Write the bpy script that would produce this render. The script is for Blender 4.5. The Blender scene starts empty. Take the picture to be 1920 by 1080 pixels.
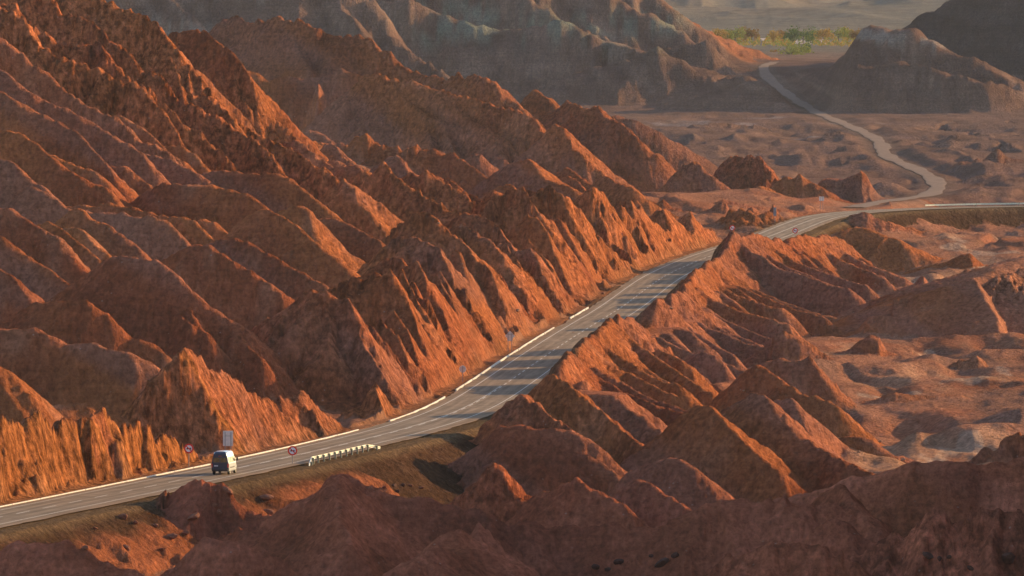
import bpy, bmesh, math, random
import numpy as np
from mathutils import Vector, Matrix
random.seed(7); np.random.seed(7)
SC = bpy.context.scene
COL = SC.collection

# ------------------------------------------------------------------ camera
F = 21333.0            # focal length in pixels of the 1920 px wide photograph (400 mm lens)
HC = 60.0              # camera height over the road
YH = -98.0             # image row of the horizon
TH = math.atan((540 - YH) / F)
cd = bpy.data.cameras.new('camera'); cam = bpy.data.objects.new('camera', cd); COL.objects.link(cam)
cam.location = (0, 0, HC); cam.rotation_euler = (math.pi/2 - TH, 0, 0)
cd.sensor_width = 36; cd.lens = F*36/1920; cd.clip_start = 5; cd.clip_end = 80000
SC.camera = cam
# ------------------------------------------------------------------ light
SUN_EL, SUN_AZ = 13.5, 41.0      # azimuth measured from +X towards +Y
el, az = math.radians(SUN_EL), math.radians(SUN_AZ)
sdir = Vector((math.cos(el)*math.cos(az), math.cos(el)*math.sin(az), math.sin(el)))
sl = bpy.data.lights.new('sun', 'SUN'); sun = bpy.data.objects.new('sun', sl); COL.objects.link(sun)
sun.location = (200, 1400, 200)
sun.rotation_euler = sdir.to_track_quat('Z', 'Y').to_euler()
sl.energy = 3.9; sl.angle = math.radians(0.5); sl.color = (1.0, 0.65, 0.29)
w = bpy.data.worlds.new('World'); SC.world = w; w.use_nodes = True
nt = w.node_tree; bg = nt.nodes['Background']
sky = nt.nodes.new('ShaderNodeTexSky'); sky.sky_type = 'NISHITA'; sky.sun_disc = False
sky.sun_elevation = el; sky.sun_rotation = math.pi/2 - az; sky.dust_density = 4.0; sky.ozone_density = .5; sky.altitude = 2400
nt.links.new(sky.outputs[0], bg.inputs[0]); bg.inputs[1].default_value = 0.15
SC.view_settings.view_transform = 'Standard'; SC.view_settings.look = 'None'
SC.view_settings.gamma = 1; SC.view_settings.use_curve_mapping = False
SC.view_settings.exposure = .98
SC.render.engine = 'CYCLES'

def at(px, py, Y):
    """world point seen at photo pixel (px,py) at distance Y along the ground"""
    r = (px-960)/F; u = (540-py)/F
    dy = math.cos(TH) + u*math.sin(TH); dz = -math.sin(TH) + u*math.cos(TH)
    k = Y/dy
    return (r*k, Y, HC + dz*k)
def on_z(px, py, z=0.0):
    r = (px-960)/F; u = (540-py)/F
    dy = math.cos(TH) + u*math.sin(TH); dz = -math.sin(TH) + u*math.cos(TH)
    k = (z-HC)/dz
    return (r*k, dy*k, z)

# ------------------------------------------------------------------ noise
_T = np.random.RandomState(3).rand(256, 256).astype(np.float32)*2-1
def vn(x, y):
    xi = np.floor(x).astype(np.int64); yi = np.floor(y).astype(np.int64)
    fx = (x-xi).astype(np.float32); fy = (y-yi).astype(np.float32)
    fx = fx*fx*(3-2*fx); fy = fy*fy*(3-2*fy)
    x0 = xi & 255; x1 = (xi+1) & 255; y0 = yi & 255; y1 = (yi+1) & 255
    a = _T[x0, y0]; b = _T[x1, y0]; c = _T[x0, y1]; d = _T[x1, y1]
    return (a+(b-a)*fx) + ((c+(d-c)*fx)-(a+(b-a)*fx))*fy
def fbm(x, y, o=4, g=0.5):
    s = 0; a = 1; n = 0
    for i in range(o):
        s = s + a*vn(x*(2**i)+17.3*i, y*(2**i)+5.1*i); n += a; a *= g
    return s/n
def rid(x, y, o=3):
    s = 0; a = 1; n = 0
    for i in range(o):
        s = s + a*(1-2*np.abs(vn(x*(2**i)+31.7*i, y*(2**i)+9.4*i))); n += a; a *= .5
    return s/n
def sst(a, b, x):
    t = np.clip((x-a)/(b-a), 0, 1); return t*t*(3-2*t)

# ------------------------------------------------------------------ road lines traced on the level of the road
LL = [(0,957),(390,878),(480,859),(602,831),(720,803),(773,788),(813,773),(873,737),(907,714),(955,681),(1016,641),(1077,604),
      (1120,580),(1173,541),(1207,517),(1280,485),(1370,457),(1422,440),(1469,420),(1495,410),(1525,402),(1560,396.5),(1620,391.5),(1700,388.5),(1800,386.5),(1930,385)]
LW = np.array([on_z(*p)[:2] for p in LL])
def resample(P, step):
    P = np.asarray(P, float); d = np.r_[0, np.cumsum(np.hypot(*np.diff(P[:, :2], axis=0).T))]
    n = max(2, int(d[-1]/step)+1); t = np.linspace(0, d[-1], n)
    return np.stack([np.interp(t, d, P[:, k]) for k in range(P.shape[1])], 1)
def smooth(P, n):
    P = P.copy()
    for _ in range(n):
        P[1:-1] = .25*P[:-2]+.5*P[1:-1]+.25*P[2:]
    return P
LS = smooth(resample(LW, 12), 14)
tg = np.gradient(LS, axis=0); tg /= np.hypot(*tg.T)[:, None]
nr = np.stack([tg[:, 1], -tg[:, 0]], 1)          # to the right of travel
CL = LS + nr*3.55
# extend both ends
CL = np.vstack([CL[0]-tg[0]*600 + np.array([-60., 0]), CL[0]-tg[0]*260, CL[0]-tg[0]*100, CL, CL[-1]+np.array([400., 10.]), CL[-1]+np.array([1500., 120.])])
CL = smooth(resample(CL, 15), 2)
ctg = np.gradient(CL, axis=0); ctg /= np.hypot(*ctg.T)[:, None]
cnr = np.stack([ctg[:, 1], -ctg[:, 0]], 1)
cs = np.r_[0, np.cumsum(np.hypot(*np.diff(CL, axis=0).T))]
def road_pt(s, off, z=0.0):
    x = np.interp(s, cs, CL[:, 0]); y = np.interp(s, cs, CL[:, 1])
    nx = np.interp(s, cs, cnr[:, 0]); ny = np.interp(s, cs, cnr[:, 1])
    return (x+nx*off, y+ny*off, z)
def road_s(X, Y):
    i = np.argmin(np.hypot(CL[:, 0]-X, CL[:, 1]-Y)); best = (1e9, 0)
    for s in np.arange(cs[max(i-1, 0)], cs[min(i+1, len(cs)-1)], .25):
        p = road_pt(s, 0); d = math.hypot(p[0]-X, p[1]-Y)
        if d < best[0]: best = (d, s)
    return best[1]

# dirt road: (px, py, ground level)
DR = [(1600,389,-.6),(1650,378,-3),(1700,372,-5),(1740,366,-6.6),(1760,352,-7),(1752,335,-7),(1715,315,-7),(1672,298,-7),(1655,285,-7),(1655,272,-7),(1640,258,-7),(1610,243,-7),
      (1575,229,-7),(1530,210,-6.8),(1490,186,-5),(1455,160,-2),(1434,140,2),(1430,124,5.5),(1452,116,5)]
DRW = np.array([on_z(*p) for p in DR])
DRS = smooth(resample(DRW, 10), 6)

# ------------------------------------------------------------------ ridges traced from the photograph: pixels, distance
RG = []
def R(pts, Y0, Y1=None, s=.85, s2=None, L=26, fl=1.0, wl=3.4, cliff=0, rr=.5, rock=0, warp=1.0, cut=True):
    if Y1 is None: Y1 = Y0
    n = len(pts)
    P = [at(p[0], p[1], p[2] if len(p) > 2 else Y0+(Y1-Y0)*i/(max(n-1, 1))) for i, p in enumerate(pts)]
    RG.append(dict(P=np.array(P), tail=.004 if L < 100 else 0, s=s, s2=s2 or s, L=L, fl=fl, wl=wl, cliff=cliff, rr=rr, rock=rock))
    return P
def RW(P, **k):
    d = dict(tail=.004, s=.85, s2=None, L=26, fl=.7, wl=3.2, cliff=0, rr=.25, rock=0); d.update(k)
    d['s2'] = d['s2'] or d['s']; d['P'] = np.array(P, float); RG.append(d)
rr_ = random.Random(11)
def ribs(P, sp, dirn, ln, slope=.7, L0=14, side=1.25, start=.5, jit=.6, drop=.5, rock=0, cliff=0, aj=.2, rr=.25):
    Q = resample(np.array(P), .5); d = np.r_[0, np.cumsum(np.hypot(*np.diff(Q[:, :2], axis=0).T))]
    t = rr_.uniform(0, sp)
    while t < d[-1]:
        c = [np.interp(t, d, Q[:, k]) for k in range(3)]
        a = math.atan2(dirn[1], dirn[0]) + rr_.uniform(-aj, aj)
        l = ln*rr_.uniform(.45, 1.15); dr = drop*rr_.uniform(.2, 4.0); bend = rr_.uniform(-.25, .25)
        pts = []
        for k in range(7):
            q = l*k/6; aa = a + bend*(q/l)
            pts.append((c[0]+math.cos(aa)*q, c[1]+math.sin(aa)*q, c[2]-dr-slope*L0*(1-math.exp(-q/L0))*rr_.uniform(.98, 1.02)))
        RW(pts, s=side, L=12, fl=.15, wl=1.5, rr=rr, rock=rock, cliff=cliff, tail=.03)
        t += sp*rr_.uniform(1-jit, 1+jit)

# near left rock cut
a = R([(-80,690,1224),(0,727,1228),(20,743,1240),(37,750,1243),(50,733,1246),(67,745,1250),(97,765,1262),(133,783,1270),(150,779,1276),(173,770,1284),(205,778,1290),(230,790,1294),
   (253,777,1298),(280,775,1304),(310,788,1310),(333,795,1316),(353,808,1322),(368,838,1330),(373,868,1334)], 0, s=.8, s2=1.9, cliff=5, rock=1, fl=1.0, wl=4)
ribs(a, 11, (1, -.25), 7, slope=1.5, L0=20, side=2.0, rock=1)
R([(80,770),(97,756),(160,755),(187,767),(230,783),(260,795)], 1335, 1345)
R([(-30,680),(0,687),(20,697),(47,720),(70,745)], 1318, 1325)
# left cones, near to far
R([(-60,620),(0,615),(63,613),(87,627),(127,642),(147,642),(180,643),(200,653),(243,660),(283,678),(300,692),(320,730)], 1378, 1372)
R([(-40,625),(0,607),(20,600),(43,580),(67,567),(100,565),(133,562),(163,560),(173,573),(200,587),(217,607),(250,633),(293,650),(317,668),(340,700)], 1432, 1424)
a = R([(60,590),(90,563),(133,530),(160,513),(193,490),(217,475),(260,482),(293,487),(313,497),(333,517),(367,547),(400,573),(433,597),(463,615),(470,640)], 1500, 1482)
ribs(a[7:13], 3.0, (.4, -.92), 11, slope=.75)
R([(-30,480),(0,505),(20,517),(33,533),(50,560),(60,600)], 1476, 1466)
R([(-40,410),(0,440),(33,467),(67,493),(87,503),(123,527),(150,560)], 1548, 1530)
a = R([(290,520),(310,487),(333,467),(363,455),(393,458),(417,477),(450,493),(483,513),(517,540),(547,563),(560,600)], 1566, 1550)
ribs(a[6:10], 3.4, (.4, -.92), 9)
a = R([(390,460),(413,448),(443,445),(463,450),(480,463),(517,483),(540,500),(567,510),(590,525),(610,532),(625,550)], 1618, 1600)
ribs(a[5:9], 3.2, (.42, -.91), 9)
a = R([(400,452),(433,440),(447,423),(467,403),(493,390),(510,398),(537,410),(560,427),(583,447),(610,467),(640,488),(660,515)], 1684, 1660)
ribs(a[5:], 3.2, (.42, -.91), 9)
R([(513,400),(547,385),(573,390),(580,407),(590,430)], 1722, 1716)
R([(560,445),(573,427),(600,408),(620,405),(640,413),(660,420),(690,440),(707,450),(720,470)], 1752, 1730)
R([(-40,385),(0,390),(20,390),(43,407),(67,423),(97,437),(113,447),(133,477),(160,503),(175,530)], 1602, 1588)
R([(67,420),(97,415),(117,430),(150,457),(187,490),(195,520)], 1636, 1620)
R([(117,427),(147,427),(167,450),(200,477),(210,500)], 1662, 1648)
R([(133,393),(150,388),(167,408),(200,423),(233,443),(257,463),(270,480)], 1694, 1682)
R([(60,350),(90,362),(123,390),(187,397),(227,395),(253,407),(280,402),(307,410),(327,427),(350,457),(360,480)], 1738, 1722)
R([(120,385),(180,383),(207,380),(260,392),(300,403),(333,403),(363,413),(400,447),(410,470)], 1778, 1760)
R([(363,415),(385,410),(410,420),(430,437),(440,460)], 1800, 1795)
R([(-40,280),(0,297),(20,300),(43,323),(77,347),(90,362)], 1762, 1748)
R([(240,385),(253,373),(283,352),(310,340),(347,343),(400,347),(450,358),(477,373),(507,395),(520,420)], 1832, 1815)
a = R([(-40,235),(0,247),(27,243),(67,267),(93,290),(113,310),(153,330),(200,353),(215,380)], 1812, 1790)
a = R([(93,290),(143,310),(177,320),(203,352),(215,375)], 1836, 1822)
R([(200,312),(240,312),(273,337),(287,352),(300,375)], 1876, 1868)
R([(207,290),(280,287),(320,300),(353,317),(390,337),(400,360)], 1904, 1894)
R([(370,340),(383,323),(430,317),(460,323),(500,322),(543,333),(567,353),(590,375)], 1905, 1890)
SL = dict(L=40, s=.95)
R([(-60,140),(0,172),(20,187),(67,207),(110,227),(143,247),(167,273),(187,293),(203,312),(215,335)], 1858, 1838, **SL)
R([(-60,90),(0,128),(33,150),(67,177),(127,203),(160,220),(193,243),(233,263),(260,283),(275,305)], 1900, 1882, **SL)
R([(-60,30),(0,68),(33,93),(57,117),(87,133),(113,163),(147,187),(183,200),(220,220),(260,257),(307,277),(330,300)], 1946, 1926, rock=.4, **SL)
R([(215,215),(233,220),(273,243),(307,275),(340,300)], 1962, 1950, **SL)
R([(307,272),(337,272),(362,288),(375,305)], 1966, 1962)
R([(-60,-40),(0,15),(33,27),(47,60),(67,85),(110,105),(150,117),(187,133),(230,155),(267,163),(293,197),(320,233),(342,263),(360,300)], 1994, 1974, rock=1, cliff=3, **SL)
R([(20,0),(77,60),(110,75),(150,85),(187,83),(213,117),(240,147),(277,160),(310,197),(333,213),(367,243),(400,270),(420,287),(440,310)], 2040, 2018, rock=1, cliff=3, **SL)
R([(60,-30),(120,20),(173,40),(200,70),(240,93),(253,117),(300,140),(333,180),(367,197),(433,230),(467,253),(493,267),(510,290),(523,310),(540,340)], 2088, 2060, rock=1, cliff=2, **SL)
a = R([(-100,-190),(60,-110),(187,-10),(215,5),(253,20),(287,37),(305,57),(333,100),(367,133),(407,187),(443,230),(493,253),(540,272),(583,300),(617,320),(640,345)], 2150, 2105, rock=1, cliff=1.5, **SL)
ribs(a[2:11], 5, (.35, -.94), 30, slope=.85, L0=40, side=1.3, rock=1)
a = R([(290,90),(313,67),(347,53),(383,57),(413,80),(440,100),(460,133),(473,160),(488,200),(540,247),(583,290),(610,303),(640,330)], 2235, 2200, rock=.6, cliff=2, **SL)
ribs(a[3:9], 4, (.4, -.92), 14, slope=1.0, L0=30, side=1.5, rock=1)
R([(600,315),(613,300),(633,300),(660,323),(680,345)], 2215, 2205)
# big fluted massif behind
a = R([(380,70),(400,50),(430,32),(445,30),(465,42),(500,32),(523,28),(540,37),(560,33),(580,43),(617,60),(640,68),(660,63),(687,67),(707,90),(730,97),(750,123),(783,130),(793,143),(817,140),(837,150),
   (857,137),(873,147),(887,135),(903,143),(927,153),(940,173),(960,187),(985,203),(1010,228),(1040,260),(1080,290)], 2960, 2860, s=.8, s2=.8, L=45, rock=.5, cliff=1)
ribs(a[3:14], 8, (.32, -.95), 60, slope=.46, L0=70, side=.95, aj=.1)
# cliff below the massif
a = R([(440,120),(480,135),(500,150),(520,143),(563,147),(600,146),(622,140),(640,128),(683,143),(700,150),(725,150)], 2800, 2790, s=.3, s2=2.6, L=30, fl=1.6, wl=7, rr=1.0)
ribs(a, 9, (.2, -1), 8, slope=2.2, L0=30, side=2.2, drop=1.0)
R([(600,150),(597,190),(592,230),(586,290)], 2782, 2772, s=3, L=12)
# buttress row descending to the right
a = R([(683,140),(700,135),(725,140),(760,148),(790,155),(820,165),(850,178),(880,180),(905,190),(935,198),(965,203),(990,215),(1010,228),(1020,255)], 2760, 2700, s=.9, L=40, rock=.6, cliff=1.5)
ribs(a, 5.5, (.32, -.95), 48, slope=.50, L0=60, side=1.15, rock=.5, cliff=1, aj=.1)
ribs(a, 12, (.32, -.95), 50, slope=.36, L0=60, side=1.1, rock=.5, cliff=1, aj=.1)
a = R([(970,215),(987,187),(1003,167),(1017,173),(1040,200),(1070,235),(1100,262),(1130,290)], 3010, 2960, s=.8, L=30, rock=.5)
ribs(a[2:7], 6, (.35, -.94), 16)
a = R([(1047,200),(1060,185),(1073,190),(1090,197),(1117,207),(1143,217),(1160,235),(1180,262)], 2960, 2930, s=.8, L=30, rock=.6, cliff=1)
ribs(a, 5, (.35, -.94), 20, slope=.7, L0=25)
R([(1140,215),(1160,203),(1173,197),(1190,208),(1207,220),(1225,240)], 3180, 3170, s=.6, L=30)
R([(1090,205),(1110,205),(1118,195),(1124,215),(1150,225),(1166,228),(1200,265)], 2900, 2880, s=.9, rock=.5)
a = R([(1020,270),(1035,235),(1048,232),(1060,250),(1083,280),(1100,300)], 2640, 2620, rock=.6)
ribs(a[1:], 4.5, (.35, -.94), 14)
# hills in the middle
R([(570,425),(600,375),(630,350),(650,335),(660,350),(680,385),(700,410)], 1935, 1915, rock=.5)
a = R([(670,365),(680,347),(688,317),(697,330),(713,313),(722,308),(730,327),(760,345),(800,367),(840,388),(870,405)], 1985, 1950, rock=.8, cliff=2)
ribs(a[3:8], 4, (.4, -.92), 9, rock=.5)
a = R([(740,352),(752,340),(768,320),(785,330),(800,315),(820,335),(845,350),(880,375)], 2060, 2040, rock=.8, cliff=2)
ribs(a[2:7], 4, (.4, -.92), 9, rock=.5)
R([(815,345),(840,325),(860,345),(885,365),(910,385)], 2120, 2100, rock=.8, cliff=1.5)
a = R([(870,370),(900,345),(930,322),(965,303),(990,297),(1000,308),(1015,328),(1040,340),(1075,352)], 2300, 2270, s=.7)
ribs(a[4:], 4, (.4, -.92), 9)
a = R([(1035,335),(1057,313),(1083,328),(1110,345)], 2500, 2480, rock=.5); ribs(a[1:], 4, (.4, -.92), 9)
a = R([(1110,345),(1133,330),(1160,340),(1190,352)], 2480, 2460, rock=.5); ribs(a[1:], 4, (.4, -.92), 7)
# roadside spurs
SP = []
K = dict(rock=.7, cliff=2.2, fl=.8)
a = R([(265,790,1343),(280,745,1344),(300,700,1346),(340,660,1349),(383,628,1352),(400,640,1354),(420,658,1357),(443,662,1361),(480,690,1367),(520,700,1374),(537,680,1377),(545,700,1379),(550,738,1381),(573,763,1386),(597,803,1392)], 0, s=.9, s2=1.7, rock=1, cliff=3, fl=1.6, wl=5)
ribs(a[4:14], 7, (.9, -.35), 9, slope=.9, L0=22, side=1.8, rock=1, cliff=1)
a = R([(520,722),(547,706),(583,713),(633,720),(655,745),(677,780),(694,805)], 1398, 1422, s=.9, s2=1.6, rock=.9, cliff=2, fl=1.4, wl=5)
ribs(a[1:], 6, (.9, -.35), 7, slope=.9, L0=20, side=1.8, rock=.9, cliff=1)
a = R([(463,618),(500,597),(547,563),(573,545),(607,543),(640,555),(655,562),(670,577),(690,597),(702,627),(723,647),(740,660),(780,690),(805,722),(825,742)], 1500, 1482, **K)
SP.append(a[4:]); ribs(a[4:14], 5, (.15, -.99), 14, slope=.62, L0=26, side=1.2, rock=.7, cliff=1)
R([(700,690),(728,665),(737,700),(745,760),(760,788)], 1462, 1450, s=1.1, rock=1, cliff=2)
a = R([(610,545),(640,523),(665,502),(683,497),(703,480),(720,493),(737,510),(760,530),(778,545),(788,575),(800,605),(840,645),(873,690),(880,710)], 1578, 1552, **K)
SP.append(a[4:]); ribs(a[4:], 5.5, (.15, -.99), 12, slope=.62, L0=30, side=1.2, rock=.5, cliff=1.0, drop=.6)
a = R([(715,480),(735,465),(753,460),(765,470),(783,463),(795,485),(803,500),(827,523),(840,547),(858,573),(890,610),(930,655),(945,680)], 1640, 1610, **K)
SP.append(a[3:]); ribs(a[3:], 5.5, (.15, -.99), 12, slope=.62, L0=30, side=1.2, rock=.5, cliff=1.0, drop=.6)
a = R([(720,467),(740,447),(773,432),(800,430),(823,430),(833,447),(847,470),(867,497),(885,530),(907,560),(950,605),(985,645)], 1705, 1675, **K)
SP.append(a[4:]); ribs(a[4:], 5.5, (.15, -.99), 12, slope=.62, L0=30, side=1.2, rock=.5, cliff=1.0, drop=.6)
a = R([(740,425),(773,403),(803,393),(827,403),(853,420),(873,433),(882,452),(893,470),(910,485),(927,503),(940,547),(975,585),(1010,620)], 1772, 1745, **K)
SP.append(a[4:]); ribs(a[4:], 5.5, (.15, -.99), 12, slope=.62, L0=30, side=1.2, rock=.5, cliff=1.0, drop=.6)
a = R([(850,420),(880,408),(903,417),(917,423),(940,450),(955,480),(975,515),(1010,560),(1050,600)], 1835, 1810, **K)
SP.append(a[3:]); ribs(a[3:], 5.5, (.15, -.99), 12, slope=.62, L0=30, side=1.2, rock=.5, cliff=1.0, drop=.6)
a = R([(830,420),(853,407),(880,395),(907,397),(937,407),(947,427),(963,447),(987,460),(1000,477),(1010,500),(1033,540),(1060,565),(1100,590)], 1900, 1865, **K)
SP.append(a[4:]); ribs(a[4:], 5.5, (.15, -.99), 12, slope=.62, L0=30, side=1.2, rock=.6, cliff=1.0, drop=.6)
a = R([(845,425),(870,400),(900,370),(940,355),(975,350),(1000,362),(1015,385),(1030,400),(1045,430),(1060,470),(1090,515),(1125,555)], 1985, 1950, rock=.8, cliff=3.5)
SP.append(a[4:])
a = R([(975,352),(1000,340),(1030,350),(1050,358),(1062,352),(1080,385),(1100,420),(1130,470),(1165,520)], 2055, 2040, rock=.8, cliff=3.5)
SP.append(a[2:])
def between(A, B, n, low=2.2):
    A = resample(np.array(A), .5); B = resample(np.array(B), .5)
    A = A[np.linspace(0, len(A)-1, 9).astype(int)]; B = B[np.linspace(0, len(B)-1, 9).astype(int)]
    for k in range(1, n+1):
        f = (k+rr_.uniform(-.3, .3))/(n+1); q0 = rr_.uniform(0, .35); P = []; lo = low*rr_.uniform(.5, 1.5); wx = rr_.uniform(-.8, .8)
        for i in range(8):
            q = q0+(1-q0)*i/7; j = q*8; j0 = min(int(j), 7); g = j-j0
            pa = A[j0]*(1-g)+A[j0+1]*g; pb = B[j0]*(1-g)+B[j0+1]*g; p = pa*(1-f)+pb*f
            sag = math.sin(math.pi*q)*1.2
            P.append((p[0]+wx*math.sin(q*5), p[1], p[2]-lo*(1-.7*q)-sag+rr_.uniform(-.15, .15)))
        RW(P, s=1.35, L=14, fl=.4, wl=2.5, rr=.12, rock=rr_.uniform(.3, .9), cliff=rr_.choice([0, 1.5, 2.5]), tail=.02)
for A_, B_ in zip(SP[:-1], SP[1:]): between(A_, B_, 4)
crest = [(1050,362,2080),(1070,350,2095),(1085,358,2105),(1100,346,2115),(1118,352,2128),(1130,344,2135),(1150,358,2150),(1165,358,2160),(1180,368,2170),(1200,350,2185),(1212,358,2195),(1224,345,2205),(1240,352,2215),
   (1255,368,2225),(1280,368,2245),(1300,362,2262),(1315,362,2275),(1330,368,2290),(1338,380,2300),(1345,400,2312),(1355,425,2325),(1362,447,2335)]
a = R([(x-10, y+3, Y_) for x, y, Y_ in crest], 0, s=.6, s2=1.35, L=30, rock=.9, cliff=3, fl=2.4, wl=13)
for (x, y, Y) in [(1072,348,2090),(1100,343,2110),(1128,342,2130),(1160,352,2150),(1198,348,2180),(1222,343,2200),(1245,350,2214),(1278,364,2240),(1305,358,2262),(1328,366,2284),(1342,392,2304)]:
    b = R([(x-4, y+12), (x, y), (x+6, y+22), (x+13, y+55), (x+24, y+88)], Y, Y-16, s=1.9, L=14, rock=1, cliff=1.5, rr=.1)
ribs(a, 17, (.5, -.87), 30, slope=.34, L0=50, side=1.7, rock=.9, cliff=2.5, drop=.3, aj=.06); ribs(a, 14, (.45, -.89), 30, slope=.5, L0=40, side=1.5, rock=.7, cliff=1, aj=.06)
# ridge between the road and the right hand plain
K = dict(s=.95, L=22, rock=.5, cliff=1.2, fl=1.2, wl=11)
a = R([(1340,492,2080),(1352,478,2090),(1363,465,2105),(1372,448,2115),(1377,431,2120),(1383,446,2130),(1397,443,2150),(1413,438,2180),(1425,444,2185),(1437,448,2190),(1460,446,2200),(1473,460,2205),(1481,447,2215),(1493,442,2225),
       (1513,440,2240),(1530,446,2250),(1547,440,2265),(1573,447,2280),(1593,460,2290),(1630,487,2290)], 0, **K)
ribs(a[3:], 15, (.42, -.91), 36, slope=.34, L0=40, side=.95, aj=.05, rr=.7)
R([(1371,452),(1377,430),(1383,455)], 2119, 2121, s=3.0, L=5, rock=1)
a = R([(1255,570,1850),(1280,540,1890),(1293,525,1920),(1302,510,1960),(1320,493,2010),(1347,484,2080)], 0, **K)
ribs(a, 16, (.42, -.91), 42, slope=.30, L0=40, side=.95, aj=.05, rr=.7)
a = R([(1180,600,1750),(1193,569,1762),(1207,577,1775),(1233,561,1795),(1257,557,1825),(1275,548,1850),(1290,545,1870)], 0, **K)
ribs(a, 15, (.42, -.91), 40, slope=.32, L0=40, side=.95, aj=.05, rr=.7)
a = R([(1040,712,1515),(1050,692,1530),(1067,661,1560),(1097,638,1610),(1137,606,1650),(1148,592,1670),(1157,586,1680),(1166,600,1690),(1178,592,1700),(1190,605,1712),(1215,625,1725),(1250,655,1730)], 0, s=.95, L=24, rock=.5, cliff=1.0)
ribs(a[2:], 13, (.42, -.91), 34, slope=.36, L0=40, side=1.0, rock=.3, aj=.05, rr=.6)
R([(1157,588),(1170,620),(1195,665),(1230,715),(1275,755),(1300,768)], 1679, 1640, s=.9, fl=.8)
R([(1300,665),(1320,655),(1345,668),(1365,700),(1390,725)], 1700, 1690, fl=.5)
a = R([(1370,735),(1380,713),(1403,690),(1427,684),(1447,697),(1467,713),(1490,740)], 1600, 1590, fl=.6)
a = R([(1395,700),(1423,680),(1460,671),(1487,676),(1515,668),(1530,690),(1545,715)], 1650, 1640, fl=.6)
R([(1455,730),(1480,718),(1497,738),(1515,738),(1553,753),(1570,765)], 1560, 1550, fl=.6)
a = R([(1095,715),(1108,695),(1120,688),(1133,708),(1150,745),(1180,770),(1207,785),(1233,803)], 1535, 1505, rock=.4)
ribs(a[2:], 4.5, (.45, -.89), 10)
a = R([(1005,745),(1017,718),(1030,702),(1050,712),(1073,727),(1107,753),(1140,783),(1170,805),(1193,824),(1215,850)], 1475, 1440, rock=.6, cliff=1)
ribs(a[2:], 3.8, (.42, -.91), 12, slope=.8)
a = R([(940,785),(960,753),(977,734),(985,745),(993,747),(1013,760),(1040,785),(1060,800),(1075,806)], 1415, 1400, rock=.7, cliff=1.5)
ribs(a[2:], 3.2, (.42, -.91), 7, slope=.8, rock=.5)
R([(790,925),(800,913),(840,873),(890,838),(915,815),(935,795),(950,798),(975,793),(1000,803),(1040,803),(1073,808),(1107,820),(1130,837),(1160,870),(1200,900)], 1378, 1368, s=.8, fl=.9, wl=4.5)
R([(1000,880),(1040,850),(1080,845),(1120,860),(1150,885)], 1370, 1365, fl=.8)
a = R([(840,950),(853,940),(880,920),(900,900),(915,880),(925,868),(935,866),(942,890),(960,925),(990,945)], 1290, 1280, rock=.8, cliff=1, s=1.0)
R([(1130,940),(1165,905),(1190,880),(1230,860),(1260,855),(1290,870)], 1340, 1330, fl=.8, s=.8)
R([(1215,870),(1235,845),(1260,810),(1280,777),(1310,758),(1330,757),(1347,777),(1370,800),(1400,830),(1430,860),(1460,880)], 1420, 1385, s=.8, rock=.3)
a = R([(1340,785),(1365,765),(1390,750),(1420,737),(1440,750),(1467,787),(1507,817),(1540,843),(1580,863),(1630,880),(1680,905)], 1440, 1395, s=.8, rock=.4)
ribs(a[2:9], 4.0, (.45, -.89), 22, slope=.55, L0=22, side=1.1)
R([(1440,760),(1457,750),(1480,747),(1495,765),(1515,805),(1533,838)], 1475, 1455, s=.8)
R([(1010,925),(1050,905),(1080,895),(1120,915),(1160,945),(1190,965)], 1275, 1265, fl=.8, rock=.3)
R([(1150,950),(1185,905),(1205,895),(1240,920),(1280,950)], 1290, 1280, fl=.8, rock=.3)
# foreground hills
FG = dict(s=.62, L=30, fl=.6, wl=5, rr=1.4)
a = R([(430,1010),(443,1000),(500,967),(550,937),(593,910),(612,890),(625,880),(640,875),(667,890),(693,907),(730,927),(780,937),(847,945),(893,960),(940,977),(990,985),(1040,987),(1107,972),(1133,975),(1173,983),(1223,970),
   (1280,965),(1323,950),(1397,937),(1467,930),(1507,932),(1550,950)], 1186, 1180, **FG)
R([(640,885),(633,930),(640,980),(650,1030)], 1180, 1150, s=.8, L=20)
R([(900,990),(870,1005),(850,1012),(820,1027),(790,1055)], 1160, 1130, s=.7, rr=1.0)
R([(1470,935),(1520,915),(1545,902),(1580,897),(1647,883),(1713,867),(1780,865),(1847,870),(1920,857),(1990,850)], 1245, 1240, **FG)
R([(1527,940),(1550,925),(1575,908),(1590,930),(1605,960),(1640,990),(1660,1010)], 1195, 1170, s=.9, rock=.4)
a = R([(1600,1030),(1647,1007),(1697,997),(1723,980),(1750,950),(1763,960),(1793,980),(1808,975),(1820,947),(1863,937),(1920,953),(1990,960)], 1140, 1135, s=1.0, rock=.9, cliff=1.5, fl=1.2)
ribs(a, 4, (-.2, -1), 10, slope=.8, rock=.6)
a = R([(1280,1080),(1330,1055),(1400,1020),(1440,1005),(1480,1000),(1520,1010),(1560,1030),(1600,1060)], 1130, 1125, s=.8, rock=.5, fl=1.0)
R([(1530,985),(1550,980),(1580,982),(1600,1000)], 1165, 1160, s=.7, rr=.8)
R([(320,1060),(343,1047),(377,1017),(410,1000),(443,1003),(500,1027),(533,1053),(550,1080)], 1122, 1118, s=.75, L=25, rr=.8)
R([(-40,1050),(30,1022),(100,1020),(160,1040),(230,1060),(300,1085)], 1112, 1108, s=.6, L=20, rr=1.2, fl=.5)
R([(305,932),(320,913),(338,902),(353,897),(383,901),(417,918),(437,940),(455,955),(500,960)], 1236, 1230, s=.9, L=9, rr=.9, fl=.3, rock=.3)
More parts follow.
